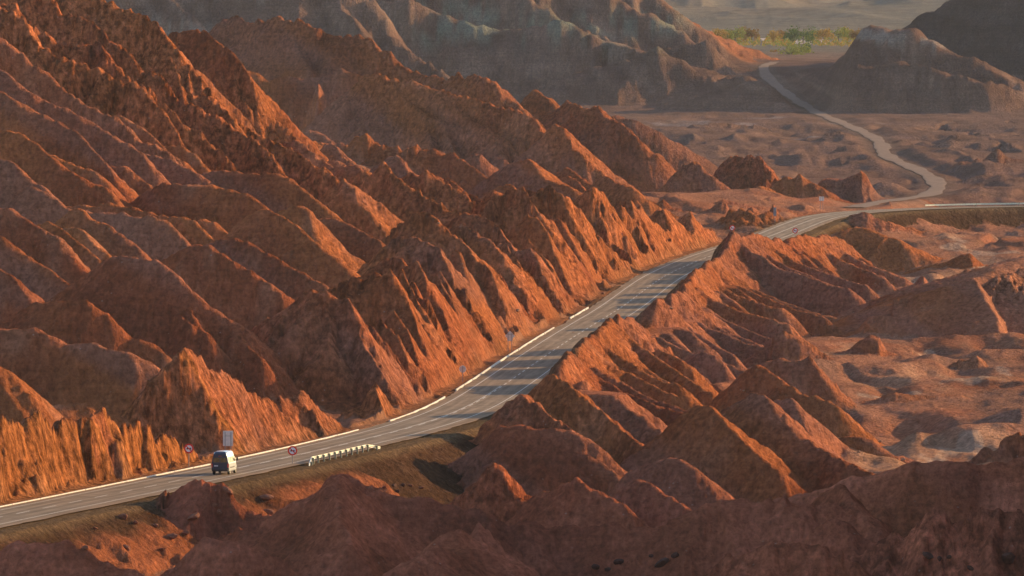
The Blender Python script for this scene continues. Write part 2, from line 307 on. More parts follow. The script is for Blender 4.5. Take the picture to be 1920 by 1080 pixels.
# mounds of the right hand plain
def M(pts, z, s=.35, L=8, rr=.8, rock=.0, **k):
    """low mound; distance from its own foot level"""
    b = max(p[1] for p in pts); Y = on_z(0, b+14, z)[1]
    return R(pts, Y, Y, s=s, L=L, rr=rr, rock=rock, fl=.25, wl=2.5, **k)
M([(1600,403),(1630,396),(1650,407),(1700,425)], -3, s=.5, L=12, rock=.4)
M([(1640,425),(1670,413),(1720,425),(1760,440)], -6)
R([(1560,455),(1585,440),(1600,425),(1630,430),(1660,445)], 2350, 2340, s=.3, rr=1)
M([(1600,470),(1647,477),(1677,471),(1710,487),(1740,495)], -7, rr=1.5)
M([(1760,492),(1800,477),(1820,472),(1847,493),(1880,505)], -7, rr=1.5)
M([(1712,530),(1727,516),(1740,528)], -7, s=.4)
M([(1640,590),(1663,577),(1690,566),(1715,575),(1740,590)], -7, s=.5)
M([(1600,617),(1607,613),(1633,593),(1660,592),(1693,596),(1780,600),(1830,590)], -7, s=.6, L=10)
a = R([(1827,520),(1833,526),(1843,547),(1855,570),(1863,590),(1870,605),(1877,620)], 1985, 1940, s=1.7, s2=.24, L=14, rock=.15, cliff=0)
R([(1780,548),(1810,535),(1833,523),(1870,505),(1900,490),(1940,478)], 2000, 2060, s=.24, L=14, rock=0, rr=2)
R([(1885,505),(1893,515),(1905,510),(1920,495)], 1990, 2000, s=.8, L=6, rock=1)
M([(1575,655),(1590,650),(1627,627),(1647,632),(1663,655),(1690,668)], -7, s=.6)
R([(1440,640),(1442,623),(1467,619),(1490,628),(1527,643),(1545,655)], 1800, 1800, s=1.1, L=6, rock=.3)
R([(1540,840),(1550,828),(1563,820),(1593,811),(1620,818),(1640,832),(1657,842)], 1500, 1495, s=.5, L=6, rr=.5)
R([(1813,867),(1830,848),(1847,839),(1887,836),(1890,813),(1920,811),(1980,806)], 1470, 1475, s=1.3, L=8, rock=.5)
M([(1640,745),(1680,732),(1740,738),(1800,740),(1830,752)], -7)
M([(1805,670),(1830,665),(1845,675),(1860,690)], -7, s=.7, rock=.5)
# mounds round the dirt track
a = R([(1345,330),(1360,300),(1372,298),(1383,289),(1395,300),(1413,287),(1427,293),(1443,320),(1460,335)], 2920, 2900, s=.9, L=14, rock=.8, cliff=1)
ribs(a, 2.6, (.35, -.94), 12, slope=.75, L0=14, side=1.3, rock=.6)
a = R([(1265,325),(1280,307),(1307,297),(1330,320),(1345,335)], 2850, 2840, s=.8, L=14, rock=.4)
ribs(a, 3, (.4, -.92), 10)
R([(1440,345),(1470,330),(1490,335),(1500,325),(1515,335)], 2860, 2860, s=.7, L=8)
R([(1515,350),(1540,335),(1560,328),(1590,332),(1612,318),(1625,325),(1650,350)], 2950, 2950, s=.6, L=8)
R([(1400,350),(1412,343),(1425,340),(1450,352),(1480,365)], 2760, 2760, s=.6, L=8)
R([(1320,385),(1345,378),(1360,372),(1390,380),(1420,385)], 2600, 2600, s=.5, L=10)
R([(1440,390),(1450,380),(1462,392),(1480,405)], 2520, 2520, s=.9, L=8, rock=.8)
R([(1555,247),(1577,237),(1590,240),(1615,255)], 4040, 4040, s=.3, L=8)
R([(1775,305),(1800,292),(1830,288),(1840,303)], 3420, 3420, s=.4, L=8)
R([(1845,290),(1870,275),(1890,285),(1920,300)], 3480, 3480, s=.5, L=8)
R([(1360,222),(1373,217),(1390,223)], 4250, 4250, s=.4, L=5)
# far mountains
BG = dict(s=.62, L=105, fl=5.5, wl=24, rr=3)
a = R([(-300,-150),(0,-60),(250,-210),(420,-120),(560,-50),(720,-190),(860,-70),(960,-130),(1040,-50),(1120,-75),(1190,-30),(1230,-5),(1255,15),(1280,28),(1300,38),(1335,56),(1380,72),(1410,82),(1440,100),(1466,114),(1480,130)], 5050, 5750, **BG)
a = R([(240,-60),(330,-30),(420,-20),(520,-30),(640,-20),(700,5),(730,40),(760,85),(790,110)], 4800, 4780, **BG)
ribs(a, 17, (.5, -.85), 110, slope=.42, L0=150, side=.7, drop=2)
a = R([(760,0),(820,25),(870,45),(900,50),(960,55),(1010,48),(1050,40),(1080,60)], 4960, 4930, s=.2, s2=.75, L=180, fl=3, wl=18, rr=2)
a = R([(1080,130),(1120,112),(1160,108),(1207,93),(1232,79),(1260,95),(1290,110),(1330,130)], 4870, 4850, s=.45, L=120, fl=3, wl=14, rr=1.5)
a = R([(1255,80),(1280,68),(1323,68),(1333,74),(1357,97),(1380,115)], 5120, 5100, s=.5, L=120, fl=2, wl=14, rr=1.5)
R([(1340,65),(1375,85),(1400,103),(1430,120)], 5480, 5450, s=.3, L=80, fl=1, wl=14)
a = R([(1440,128,5250),(1452,118,5230),(1467,103,5200),(1497,83,5050),(1527,65,4950),(1553,63,4850),(1600,57,4780),(1647,50,4740),(1690,49,4720),(1713,63,4710),(1763,83,4700),(1813,97,4690),(1830,116,4680),(1880,133,4660),(1920,153,4650),(2000,180,4650)],
      0, s=.36, L=180, fl=3, wl=26, rr=3)
R([(1560,112,4660),(1600,108,4650),(1640,118,4640),(1680,106,4640),(1740,116,4630),(1810,128,4620),(1860,140,4620)], 0, s=.25, s2=.7, L=60, fl=1.5, wl=12, rr=1)
R([(1670,60),(1693,47),(1730,23),(1773,3),(1840,-30),(1920,-60),(2060,-110),(2300,-150)], 5350, 5200, s=.6, L=300, fl=4, wl=25, rr=2)
# high ground to the right of the view, seen only by its shade
RW([(80,1060,20),(96,1100,44),(104,1170,54),(104,1250,55),(106,1290,50),(109,1312,30),(112,1330,8)], s=1.0, L=400)
RW([(92,1270,34),(88,1320,24),(88,1360,15),(90,1385,6)], s=1.0, L=400)

# small hummocks between the traced hills
for i in range(95):
    if i < 60: x_, y_ = rr_.uniform(-62, 12), rr_.uniform(2140, 2720); zt = 8 + max(0, (-x_+12))*.17 - max(0, (y_-2350))*.018; hg = rr_.uniform(2.5, 7)
    else: x_, y_ = rr_.uniform(5, 62), rr_.uniform(2420, 2840); zt = -3+max(0, 2800-y_)*.01; hg = rr_.uniform(1.5, 4.5)
    if x_ > 18+(y_-2140)*.14: continue
    a_ = rr_.uniform(-.75, -.35); l_ = rr_.uniform(6, 16); P_ = []
    for k in range(6):
        q_ = k/5; P_.append((x_+math.cos(a_)*l_*(q_-.4)+rr_.uniform(-.5, .5), y_+math.sin(a_)*l_*1.5*(q_-.4)+rr_.uniform(-1, 1), zt+hg*(1-1.6*abs(q_-.35)**1.3)+rr_.uniform(-.3, .3)))
    RW(P_, s=.8, L=14, rock=rr_.choice([0, .2, .5]), cliff=rr_.choice([0, 0, 1]), fl=.6)
# ------------------------------------------------------------------ height field
def polydist(X, Y, P, cols=None):
    """nearest point on polyline: distance, side (+ right of travel), param t, angle-ish coord, interpolated extra columns"""
    bd = np.full(X.shape, 1e12, np.float32); bt = np.zeros(X.shape, np.float32); bs = np.zeros(X.shape, np.float32); bz = np.zeros(X.shape, np.float32)
    ba = np.zeros(X.shape, np.float32)
    t0 = 0.0
    for i in range(len(P)-1):
        ax, ay = P[i][:2]; bx, by = P[i+1][:2]
        dx, dy = bx-ax, by-ay; l2 = dx*dx+dy*dy+1e-9; l = math.sqrt(l2)
        u = np.clip(((X-ax)*dx+(Y-ay)*dy)/l2, 0, 1)
        ex = X-(ax+u*dx); ey = Y-(ay+u*dy); d2 = ex*ex+ey*ey
        m = d2 < bd
        bd = np.where(m, d2, bd); bt = np.where(m, t0+u*l, bt)
        bs = np.where(m, np.sign(dy*ex-dx*ey), bs)
        ba = np.where(m, (dx*ex+dy*ey)/l/np.sqrt(d2+.01), ba)
        if len(P[i]) > 2: bz = np.where(m, P[i][2]+u*(P[i+1][2]-P[i][2]), bz)
        t0 += l
    return np.sqrt(bd), bs, bt, ba, bz

def height(X, Y, ys):
    """X,Y arrays (rows x cols), ys = row distances (monotone)"""
    # signed distance to the highway and to the track
    d_r = np.full(X.shape, 400., np.float32); 
    for a0 in range(0, X.shape[0], 64):
        sl_ = slice(a0, a0+64); y0, y1 = ys[sl_][0]-130, ys[sl_][-1]+130
        k = np.where((CL[:, 1] > y0) & (CL[:, 1] < y1))[0]
        if len(k) < 2: continue
        k0, k1 = max(0, k.min()-1), min(len(CL)-1, k.max()+1)
        dd, ss, _, _, _ = polydist(X[sl_], Y[sl_], CL[k0:k1+1]); d_r[sl_] = dd*np.where(ss == 0, 1, ss)
    d_d = np.full(X.shape, 400., np.float32); z_d = np.zeros(X.shape, np.float32)
    for a0 in range(0, X.shape[0], 64):
        sl_ = slice(a0, a0+64); y0, y1 = ys[sl_][0]-60, ys[sl_][-1]+60
        k = np.where((DRS[:, 1] > y0) & (DRS[:, 1] < y1))[0]
        if len(k) < 2: continue
        k0, k1 = max(0, k.min()-1), min(len(DRS)-1, k.max()+1)
        dd, ss, _, _, zz = polydist(X[sl_], Y[sl_], DRS[k0:k1+1]); d_d[sl_] = dd; z_d[sl_] = zz
    # base level
    u = X/np.maximum(Y, 600)
    right = sst(-20, 10, d_r)
    ramp = np.clip(-d_r-16, 0, 200)*.17; ramp = np.minimum(ramp, 15)*(1-sst(2350, 2950, Y))*(X < 90)
    base = np.where(d_r > 0, -7.0, ramp - 7*sst(2420, 2900, Y))
    base = np.where(Y > 2780, -7.0+ramp, base)
    base = np.where(Y < 1270, np.minimum(base, -6.0), base)
    base = base + 3.6*(d_r > 0)*sst(2240, 2480, Y)*(1-sst(2700, 2760, Y))
    # pass and the country behind it
    base = base + 13*np.exp(-((Y-5400)/420)**2)*sst(4700, 5300, Y+0*X) + 7*sst(5700, 6600, Y)
    far = sst(7600, 10500, Y)
    base = base + far*(4+9*fbm(X/300+3, Y/900, 3)+34*np.clip(rid(X/170+8+.4*fbm(X/200, Y/500, 2), Y/800+2, 3), 0, 1)**1.3) + sst(10000, 26000, Y)*70
    pl = fbm(X/38, Y/120, 4)
    base = base + (1.3*pl + .45*rid(X/9, Y/60, 3) + 1.5*sst(.35, 1, rid(X/26+11, Y/75+5, 2))*(Y < 4000) + 1.1*np.tanh(7*fbm(X/24+60, Y/110+31, 4))*(Y < 4300))*sst(1100, 1200, Y)
    # gullies on the plain
    g = rid(X/30+5+.5*fbm(X/25, Y/80, 2), Y/190+2, 2); base = base - 1.3*sst(.62, .9, g)*right*(1-sst(4200, 4600, Y))
    base = np.where(Y < 900, np.maximum(-10, 58-(Y-6)*.5+3*fbm(X/40, Y/40, 3)), base)
    base = base + 45*sst(.25, .7, np.abs(u))*sst(700, 1100, Y)
    base0 = base; h = base.astype(np.float32); rock = np.zeros(X.shape, np.float32); ridg = np.zeros(X.shape, np.float32)
    # warped coordinates
    wsc = np.clip(Y/1600, .6, 4)
    WX = X + (.55*fbm(X/7, Y/9, 3)*wsc + .22*fbm(X/1.7+9, Y/2.3, 2)).astype(np.float32)
    WY = Y + (2.2*fbm(X/9+40, Y/22+7, 2)*wsc + .35*fbm(X/1.6+19, Y/2.0+3, 2)).astype(np.float32)
    xmin, xmax = X.min(1), X.max(1)
    for q, r in enumerate(RG):
        P = r['P']; zmax = P[:, 2].max(); rel = zmax+9
        # reach of the flank
        reach = 4
        while r['s']*r['L']*(1-math.exp(-reach/r['L']))+.10*reach+r['tail']*reach**2 < rel+2 and reach < 420: reach *= 1.15
        reach = min(reach, 420) + 3
        i0 = np.searchsorted(ys, P[:, 1].min()-reach); i1 = np.searchsorted(ys, P[:, 1].max()+reach)
        if i1 <= i0: continue
        a_, b_ = P[:, 0].min()-reach, P[:, 0].max()+reach
        ua, ub = min(a_/max(ys[i0], 900), a_/max(ys[i1-1], 900)), max(b_/max(ys[i0], 900), b_/max(ys[i1-1], 900))
        j0 = max(0, np.searchsorted(US, ua)-1); j1 = min(len(US), np.searchsorted(US, ub)+1)
        if j1 <= j0: continue
        S = (slice(i0, i1), slice(j0, j1))
        x, y = WX[S], WY[S]
        d, side, t, ang, zc = polydist(x, y, P)
        s = np.where(side > 0, r['s2'], r['s'])
        rr2 = r['rr']; dd = np.sqrt(d*d+rr2*rr2)-rr2
        L = r['L']
        drop = s*L*(1-np.exp(-dd/L)) + .10*dd + r['tail']*dd*dd
        n1 = rid((t+ang*6+side*13)/r['wl']+q*7.7, d/(6*r['wl'])+q*1.3, 2)
        fam = r['fl']*np.clip(d/(1.5*r['wl']), 0, 1)*(1-.3*sst(10, 30, d))
        drop = drop - fam*(n1-.35)
        if r['cliff']:
            cn = sst(-.25, .35, vn((t+side*9)/3.3+q*3.1, q*1.7+0*t))
            drop = drop + r['cliff']*cn*sst(.35, 1.1, d)*np.where(side > 0, 1, .35)
        hh = zc - drop
        m = hh > h[S]
        h[S] = np.where(m, hh, h[S])
        rk = r['rock']*(1-.75*sst(4, 12, d))
        rock[S] = np.where(m, rk, rock[S]*(1))
        ridg[S] = np.where(m, 1, ridg[S])
    kk = np.where(Y > 4200, 5.0, np.where(Y > 2700, 1.2, .45)); xx = np.maximum((h-base0)/kk, 0)
    h = (base0 + kk*(xx+np.log1p(np.exp(-xx))-.6931)).astype(np.float32); h = h + .6931*kk*sst(2, 8, xx)
    # roughness
    near = 1-sst(2900, 4200, Y)
    h = h + ((.14+.10*ridg)*fbm(X/1.5, Y/2.6, 3)*near + (.16+.2*(Y > 2700))*ridg*fbm(X/3.5+3, Y/9+2, 3)*np.clip(wsc, 1, 4)).astype(np.float32)
    cr = rid(X/2.1+2+.3*fbm(X/3, Y/4, 2), Y/3.6+8, 3)
    h = h + (ridg*sst(4300, 4500, Y)*(1-sst(6000, 6400, Y))*(2.2*rid(X/26+.5*fbm(X/20, Y/30, 2), Y/55, 3)+1.0*fbm(X/8, Y/12, 3))).astype(np.float32)
    h = h + (rock*(.8*(cr-.3)+.5*fbm(X/.8, Y/2.2, 3))*near).astype(np.float32)
    # notches through the ridge on the right of the road, added along the sun's line so lit stripes reach the road
    nk = sst(-.12, .25, vn((Y-.85*X)/13+3.3, 0*X+.5))*sst(5, 8, d_r)*(1-sst(22, 34, d_r))*sst(1475, 1500, Y)*(1-sst(2085, 2110, Y))
    h = h - np.minimum(5.0*nk, np.maximum(h-.2, 0)*.95)
    wm = sst(7, 9, -d_r)*(1-sst(17, 26, -d_r))*(1-sst(2325, 2345, Y))
    yy = Y-.35*X+1.5*fbm(X/3, Y/9, 2)
    g1 = np.clip(rid(yy/19+.7, 0*X+3.1, 2), 0, 1); g1 = sst(.25, .85, 1-g1)
    h = h - np.minimum(wm*(4.2*g1*sst(2020, 2080, Y) + 2.2*g1*sst(1360, 1420, Y)), np.maximum(h-.5, 0)*.8)
    # broken ground of the near hills
    fg_ = (1-sst(1215, 1320, Y+.6*X))*(d_r > 9)*ridg
    h = h + (fg_*(1.3*rid(X/6.5+.6*fbm(X/5, Y/8, 2), Y/13+3, 4)+.6*fbm(X/2.0, Y/3.6, 4)-.5)).astype(np.float32)
    # road cut and fill
    ad = np.abs(d_r); nz = 1.0*fbm(X/3, Y/9, 3)
    hw = 6.3
    colm = 2.2*np.maximum(0, rid(Y/17+1.3+X/40+.4*fbm(X/3,Y/9,2), X/30, 3))+.9*fbm(Y/6+X/9, X/3, 3)
    cutl = np.maximum(0, (ad-hw-.6-.8*nz-np.where(Y < 1345, colm, .5*colm)))*np.where(Y < 1345, 2.9, 1.7) + .25*sst(hw, hw+2, ad)
    cutr = np.maximum(0, (ad-hw+.3-.5*nz))*np.where(Y > 1500, 3.2, 1.15)
    cut = np.where(d_r < 0, cutl, cutr)
    fill = -np.maximum(0, ad-hw-(1.6)*(d_r > 0)-.3*nz)*.62 - .12 + .9*(rid(X/26+4, Y/4.2, 2)-.3)*sst(hw+1.5, hw+5, ad) + (.5*fbm(X/3, Y/6, 3) + .7*(Y < 1330)*rid(X/2.6, Y/5, 3))*sst(hw+3, hw+8, ad)
    cutm = h > cut
    h = np.where(ad < 60, np.minimum(h, np.where(ad < 60, cut, h)), h)
    h = h + ((cutm & (d_r < 0) & (Y < 1345))*sst(hw+.8, hw+2.2, ad)*(.9*fbm(X/.9, Y/2.4, 4)+.7*rid(X/2.2, Y/4, 2)-.2)).astype(np.float32)
    fillm = (fill > h) & (ad < 40)
    h = np.where(fillm, fill, h)
    h = np.where(ad < 5.6, -.12, h)
    # track bed
    bed = z_d - .15
    wd = 11+20*sst(4500, 4900, Y); k = 1-sst(3.2, wd, d_d); h = h*(1-k) + bed*k
    h = np.where(ad < 5.6, -.12, h)
    return h, dict(rock=rock, ridg=ridg, d_r=d_r, fill=fillm, d_d=d_d, cut=cutm & (ad < 16) & (d_r < 0), pl=pl)

# columns: dense inside the view, coarse outside
ui = np.linspace(-.0465, .0465, 730)
uo = .0465 + np.cumsum(np.geomspace(.0005, .055, 30)); uo = uo*1.0
US = np.r_[-uo[::-1], ui, uo]
def yrows():
    y = [-260, -180, -110, -60, -30, 0, 30, 60, 90, 120, 160, 220, 320, 450, 600, 750, 850, 900, 940, 970, 1000, 1020, 1035, 1050]; c = 1056.0
    while c < 30000:
        y.append(c)
        if c < 1500: st = 1.02
        elif c < 2360: st = 1.42
        elif c < 2650: st = 2.6
        elif c < 3050: st = 2.4
        elif c < 4500: st = 10
        elif c < 5600: st = 7
        elif c < 7600: st = 28
        elif c < 13000: st = 45
        else: st = c*.05
        c += st
    return np.array(y)
YS = yrows()
Yg = np.repeat(YS[:, None], len(US), 1).astype(np.float32)
Xg = (US[None, :]*np.maximum(YS, 900)[:, None]).astype(np.float32)
Hg, MK = height(Xg, Yg, YS)
print('grid', Hg.shape, Hg.shape[0]*Hg.shape[1]*2/1e6, 'Mtri')

def bil(X, Y):
    """ground level at a point"""
    u = X/max(Y, 900); i = np.clip(np.searchsorted(YS, Y)-1, 0, len(YS)-2); j = np.clip(np.searchsorted(US, u)-1, 0, len(US)-2)
    fy = (Y-YS[i])/(YS[i+1]-YS[i]); fx = (u-US[j])/(US[j+1]-US[j])
    return float((Hg[i, j]*(1-fx)+Hg[i, j+1]*fx)*(1-fy)+(Hg[i+1, j]*(1-fx)+Hg[i+1, j+1]*fx)*fy)

# ------------------------------------------------------------------ ground colours (what the soil is made of, plus sunlight painted on a far ridge end)
def c3(*c): return np.array(c, np.float32)
ORANGE, RED, PALE = c3(.355, .124, .055), c3(.265, .083, .045), c3(.37, .175, .118)
OCHRE, GREY, GREEN, SALT = c3(.43, .165, .055), c3(.26, .155, .115), c3(.24, .27, .20), c3(.50, .42, .40)
GRAVEL, DARK, FARC, SAND = c3(.058, .036, .024), c3(.075, .06, .058), c3(.165, .135, .105), c3(.40, .25, .17)
def mix(a, b, k): return a*(1-k[..., None]) + b*k[..., None]
X, Y, Z = Xg, Yg, Hg
C = np.broadcast_to(PALE*.85, X.shape+(3,)).astype(np.float32)
n1 = fbm(X/22+2, Y/50, 4); n2 = fbm(X/6, Y/11+4, 3)
C = mix(C, RED*1.15, .35*sst(-.15, .35, n1))
ex = 0.5*(n2+1)
BAD = mix(np.broadcast_to(ORANGE, C.shape), RED, sst(-.3, .4, n1))
BAD = mix(BAD, PALE, .5*sst(.1, .6, n2))
n3 = fbm(X/14+30+Z/8, Y/60+2, 4); BAD = mix(BAD, c3(.29, .125, .092), .75*sst(-.05, .35, n3))
C = mix(C, BAD, MK['ridg']*(1-sst(3050, 4000, Y)))
C = mix(C, c3(.42, .138, .062), np.clip(MK['rock'], 0, 1)*.7*sst(-.5, .3, n2))
C = mix(C, OCHRE*.9, (MK['cut']*(Y < 1350)).astype(np.float32)*.7)
k = sst(0, 30, MK['d_r'])*(1-MK['ridg'])*(Y < 3200); C = mix(C, PALE*1.0, k*.55*sst(-.4, .3, -n1))
p1 = fbm(X/12+70, Y/75+12, 4); kp = (1-MK['ridg'])*sst(10, 40, MK['d_r'])*(Y > 1400)*(Y < 2900)
C = mix(C, c3(.22, .125, .10), kp*.75*sst(.02, .35, p1)); C = mix(C, c3(.46, .27, .18), kp*.6*sst(.08, .4, -p1)); C = mix(C, c3(.52, .38, .30), kp*.5*sst(.3, .45, fbm(X/5+9, Y/40, 4)))
# paler soil on ridges of the right hand plain
k = (MK['ridg'])*sst(40, 75, MK['d_r'])*(Y > 1550)*(Y < 2800); C = mix(C, PALE, k*.9)
# foreground redder and darker
k = 1-sst(1180, 1420, Y+MK['d_r']*.0); C = mix(C, c3(.38, .120, .078)*(.9+.55*np.clip(n2, -1, 1))[..., None], k*MK['ridg']*(MK['d_r'] > 8)*.8)
# far country
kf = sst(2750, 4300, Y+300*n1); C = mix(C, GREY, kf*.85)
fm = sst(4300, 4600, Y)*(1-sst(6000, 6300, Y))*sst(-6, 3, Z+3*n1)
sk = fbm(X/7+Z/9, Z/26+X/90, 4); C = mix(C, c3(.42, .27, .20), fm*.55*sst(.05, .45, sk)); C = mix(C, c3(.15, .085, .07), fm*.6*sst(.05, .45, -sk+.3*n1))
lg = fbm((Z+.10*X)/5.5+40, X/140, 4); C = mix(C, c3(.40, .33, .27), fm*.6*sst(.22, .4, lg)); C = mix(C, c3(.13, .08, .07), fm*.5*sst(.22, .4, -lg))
band = np.exp(-((Z-26-7*n1)/6)**2)*sst(4700, 4900, Y)*sst(-65, -30, X)*(1-sst(70, 95, X)); C = mix(C, GREEN*1.15, np.clip(band, 0, 1)*.75*sst(-.3, .1, n2))
k = sst(5300, 5500, Y)*(1-sst(5950, 6100, Y))*(X < 140)*(X > 70)*MK['ridg']; C = mix(C, c3(.42, .16, .08), k*.9)  # sunlit face of the ridge end by the pass, painted in as orange
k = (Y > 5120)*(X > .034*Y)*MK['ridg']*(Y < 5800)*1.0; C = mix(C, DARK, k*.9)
k = sst(6100, 6800, Y); C = mix(C, mix(np.broadcast_to(FARC, C.shape), c3(.155, .14, .115), sst(-.2, .3, fbm(X/90, Y/600, 4))), k)
# salt crust on the flats
def patch(px, py, rx, ry, z=-7):
    x0, y0, _ = on_z(px, py, z); _, ya, _ = on_z(px, py+ry, z); X0 = rx/F*y0
    e = ((X-x0)/X0)**2 + ((Y-y0)/(y0-ya))**2 + .9*fbm(X/5, Y/50, 3)
    return 1-sst(.45, 1.1, e)
for p in [(1280,229,62,7),(1440,222,60,2.0),(1570,231,30,2),(1515,258,40,2.5),(1240,190,40,2.5),(1650,232,18,2),(1395,235,25,2)]:
    C = mix(C, SALT, patch(*p)*.8)
C = mix(C, c3(.24, .155, .13), (1-MK['ridg'])*sst(2700, 3100, Y)*(1-sst(6000, 6400, Y))*.6)
fl = (1-sst(-6, 1, Z))*(Y > 2900)*(1-sst(4500, 5000, Y)); st_ = sst(.1, .5, fbm(X/30, Y/110+9, 4)); C = mix(C, c3(.29, .17, .125), fl*st_*.7)
st2 = sst(.25, .6, fbm(X/12+7, Y/70+3, 3)); C = mix(C, c3(.12, .07, .055), fl*st2*.5)
C = mix(C, SALT, ((np.abs(Y-7300) < 160)*(np.abs(X-183) < 22)).astype(np.float32)*.8)
# gravel fill of the road bank, roadside dust
gk = MK['fill'].astype(np.float32)
C = mix(C, GRAVEL*(1.0+.25*n2)[..., None], gk*.92)
low = gk*(Y < 1330)*sst(9.5, 12.5, MK['d_r']+2*n2); C = mix(C, c3(.30, .105, .055)*(1+.4*n2)[..., None], low*.85)
C = mix(C, c3(.27, .15, .09), (1-sst(6.0, 9, np.abs(MK['d_r'])))*(MK['d_r'] < 0)*.6)
C = mix(C, c3(.16, .11, .07), (1-sst(8.0, 9.5, np.abs(MK['d_r'])))*(MK['d_r'] > 0)*.8)
C = mix(C, c3(.20, .155, .13), (1-sst(3.0, 9, MK['d_d']))*.4)
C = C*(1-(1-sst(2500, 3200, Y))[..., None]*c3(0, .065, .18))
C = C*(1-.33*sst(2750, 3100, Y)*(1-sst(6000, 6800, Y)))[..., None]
C = np.clip(C, .01, .9)

RK = np.clip(np.maximum(MK['rock'], MK['cut']*1.0*(Y < 1350)), 0, 1).astype(np.float32)
def nodes(name):
    m = bpy.data.materials.new(name); m.use_nodes = True; t = m.node_tree
    return m, t, t.nodes['Principled BSDF']
def terrain_material():
    m, t, b = nodes('soil'); N = t.nodes.new; Lk = t.links.new
    b.inputs['Roughness'].default_value = 1; b.inputs['Specular IOR Level'].default_value = 0
    at_ = N('ShaderNodeAttribute'); at_.attribute_name = 'soil'
    g = N('ShaderNodeNewGeometry')
    def noise(scale, sx, sy, sz, det=5, rough=.6):
        mp = N('ShaderNodeMapping'); mp.inputs['Scale'].default_value = (sx, sy, sz); Lk(g.outputs['Position'], mp.inputs['Vector'])
        n = N('ShaderNodeTexNoise'); n.inputs['Scale'].default_value = scale; n.inputs['Detail'].default_value = det; n.inputs['Roughness'].default_value = rough
        Lk(mp.outputs[0], n.inputs['Vector']); return n
    def ramp(n, a, b_, lo, hi):
        r = N('ShaderNodeMapRange'); r.inputs[1].default_value = a; r.inputs[2].default_value = b_; r.inputs[3].default_value = lo; r.inputs[4].default_value = hi
        Lk(n.outputs[0], r.inputs[0]); return r
    fine = noise(1.6, 1, .6, 1, 8, .72); streak = noise(.8, 1.5, .8, .10, 5); big = noise(.06, 1, .5, 1.6, 4); strata = noise(.5, .10, .05, 2.6, 4)
    r1 = ramp(fine, .32, .68, .62, 1.38); r2 = ramp(streak, .3, .7, .74, 1.26); r3 = ramp(big, .3, .7, .82, 1.2); r4 = ramp(strata, .3, .7, .88, 1.12)
    def mul(a, b_):
        x = N('ShaderNodeMath'); x.operation = 'MULTIPLY'; Lk(a.outputs[0], x.inputs[0]); Lk(b_.outputs[0], x.inputs[1]); return x
    k = mul(mul(mul(r1, r2), r3), r4)
    vm = N('ShaderNodeVectorMath'); vm.operation = 'SCALE'; cr0 = noise(.75, 1.3, 1, .5, 7, .7); rc = ramp(cr0, .40, .62, .42, 1.35)
    mk = N('ShaderNodeMixRGB'); mk.blend_type = 'MULTIPLY'; Lk(at_.outputs['Alpha'], mk.inputs[0]); Lk(at_.outputs['Color'], mk.inputs[1]); Lk(rc.outputs[0], mk.inputs[2]); Lk(mk.outputs[0], vm.inputs[0]); Lk(k.outputs[0], vm.inputs['Scale'])
    # pale flecks of gypsum
    sp = N('ShaderNodeTexVoronoi'); sp.inputs['Scale'].default_value = .8; Lk(g.outputs['Position'], sp.inputs['Vector'])
    rs = N('ShaderNodeMapRange'); rs.inputs[1].default_value = .05; rs.inputs[2].default_value = .14; rs.inputs[3].default_value = .5; rs.inputs[4].default_value = 0; Lk(sp.outputs['Distance'], rs.inputs[0])
    sn = noise(.35, 1, 1, 1, 2); rn = ramp(sn, .56, .66, 0, 1); kk = mul(rs, rn)
    mx = N('ShaderNodeMixRGB'); Lk(kk.outputs[0], mx.inputs[0]); Lk(vm.outputs[0], mx.inputs[1]); mx.inputs[2].default_value = (.55, .40, .33, 1)
    Lk(mx.outputs[0], b.inputs['Base Color'])
    bp = N('ShaderNodeBump'); bp.inputs['Distance'].default_value = .7; bp.inputs['Strength'].default_value = .9
    ad = N('ShaderNodeMath'); ad.operation = 'ADD'
    crag = noise(.9, 1.2, 1, .55, 6, .75); crag.noise_type = 'RIDGED_MULTIFRACTAL'
    cm = N('ShaderNodeMath'); cm.operation = 'MULTIPLY'; Lk(crag.outputs[0], cm.inputs[0]); Lk(at_.outputs['Alpha'], cm.inputs[1])
    ca = N('ShaderNodeMath'); ca.operation = 'MULTIPLY_ADD'; ca.inputs[1].default_value = .7; Lk(cm.outputs[0], ca.inputs[0]); Lk(fine.outputs[0], ca.inputs[2]); Lk(ca.outputs[0], ad.inputs[0])
    sc = N('ShaderNodeMath'); sc.operation = 'MULTIPLY'; sc.inputs[1].default_value = 1.6; Lk(streak.outputs[0], sc.inputs[0]); Lk(sc.outputs[0], ad.inputs[1])
    Lk(ad.outputs[0], bp.inputs['Height']); Lk(bp.outputs[0], b.inputs['Normal'])
    return m
SOIL = terrain_material()
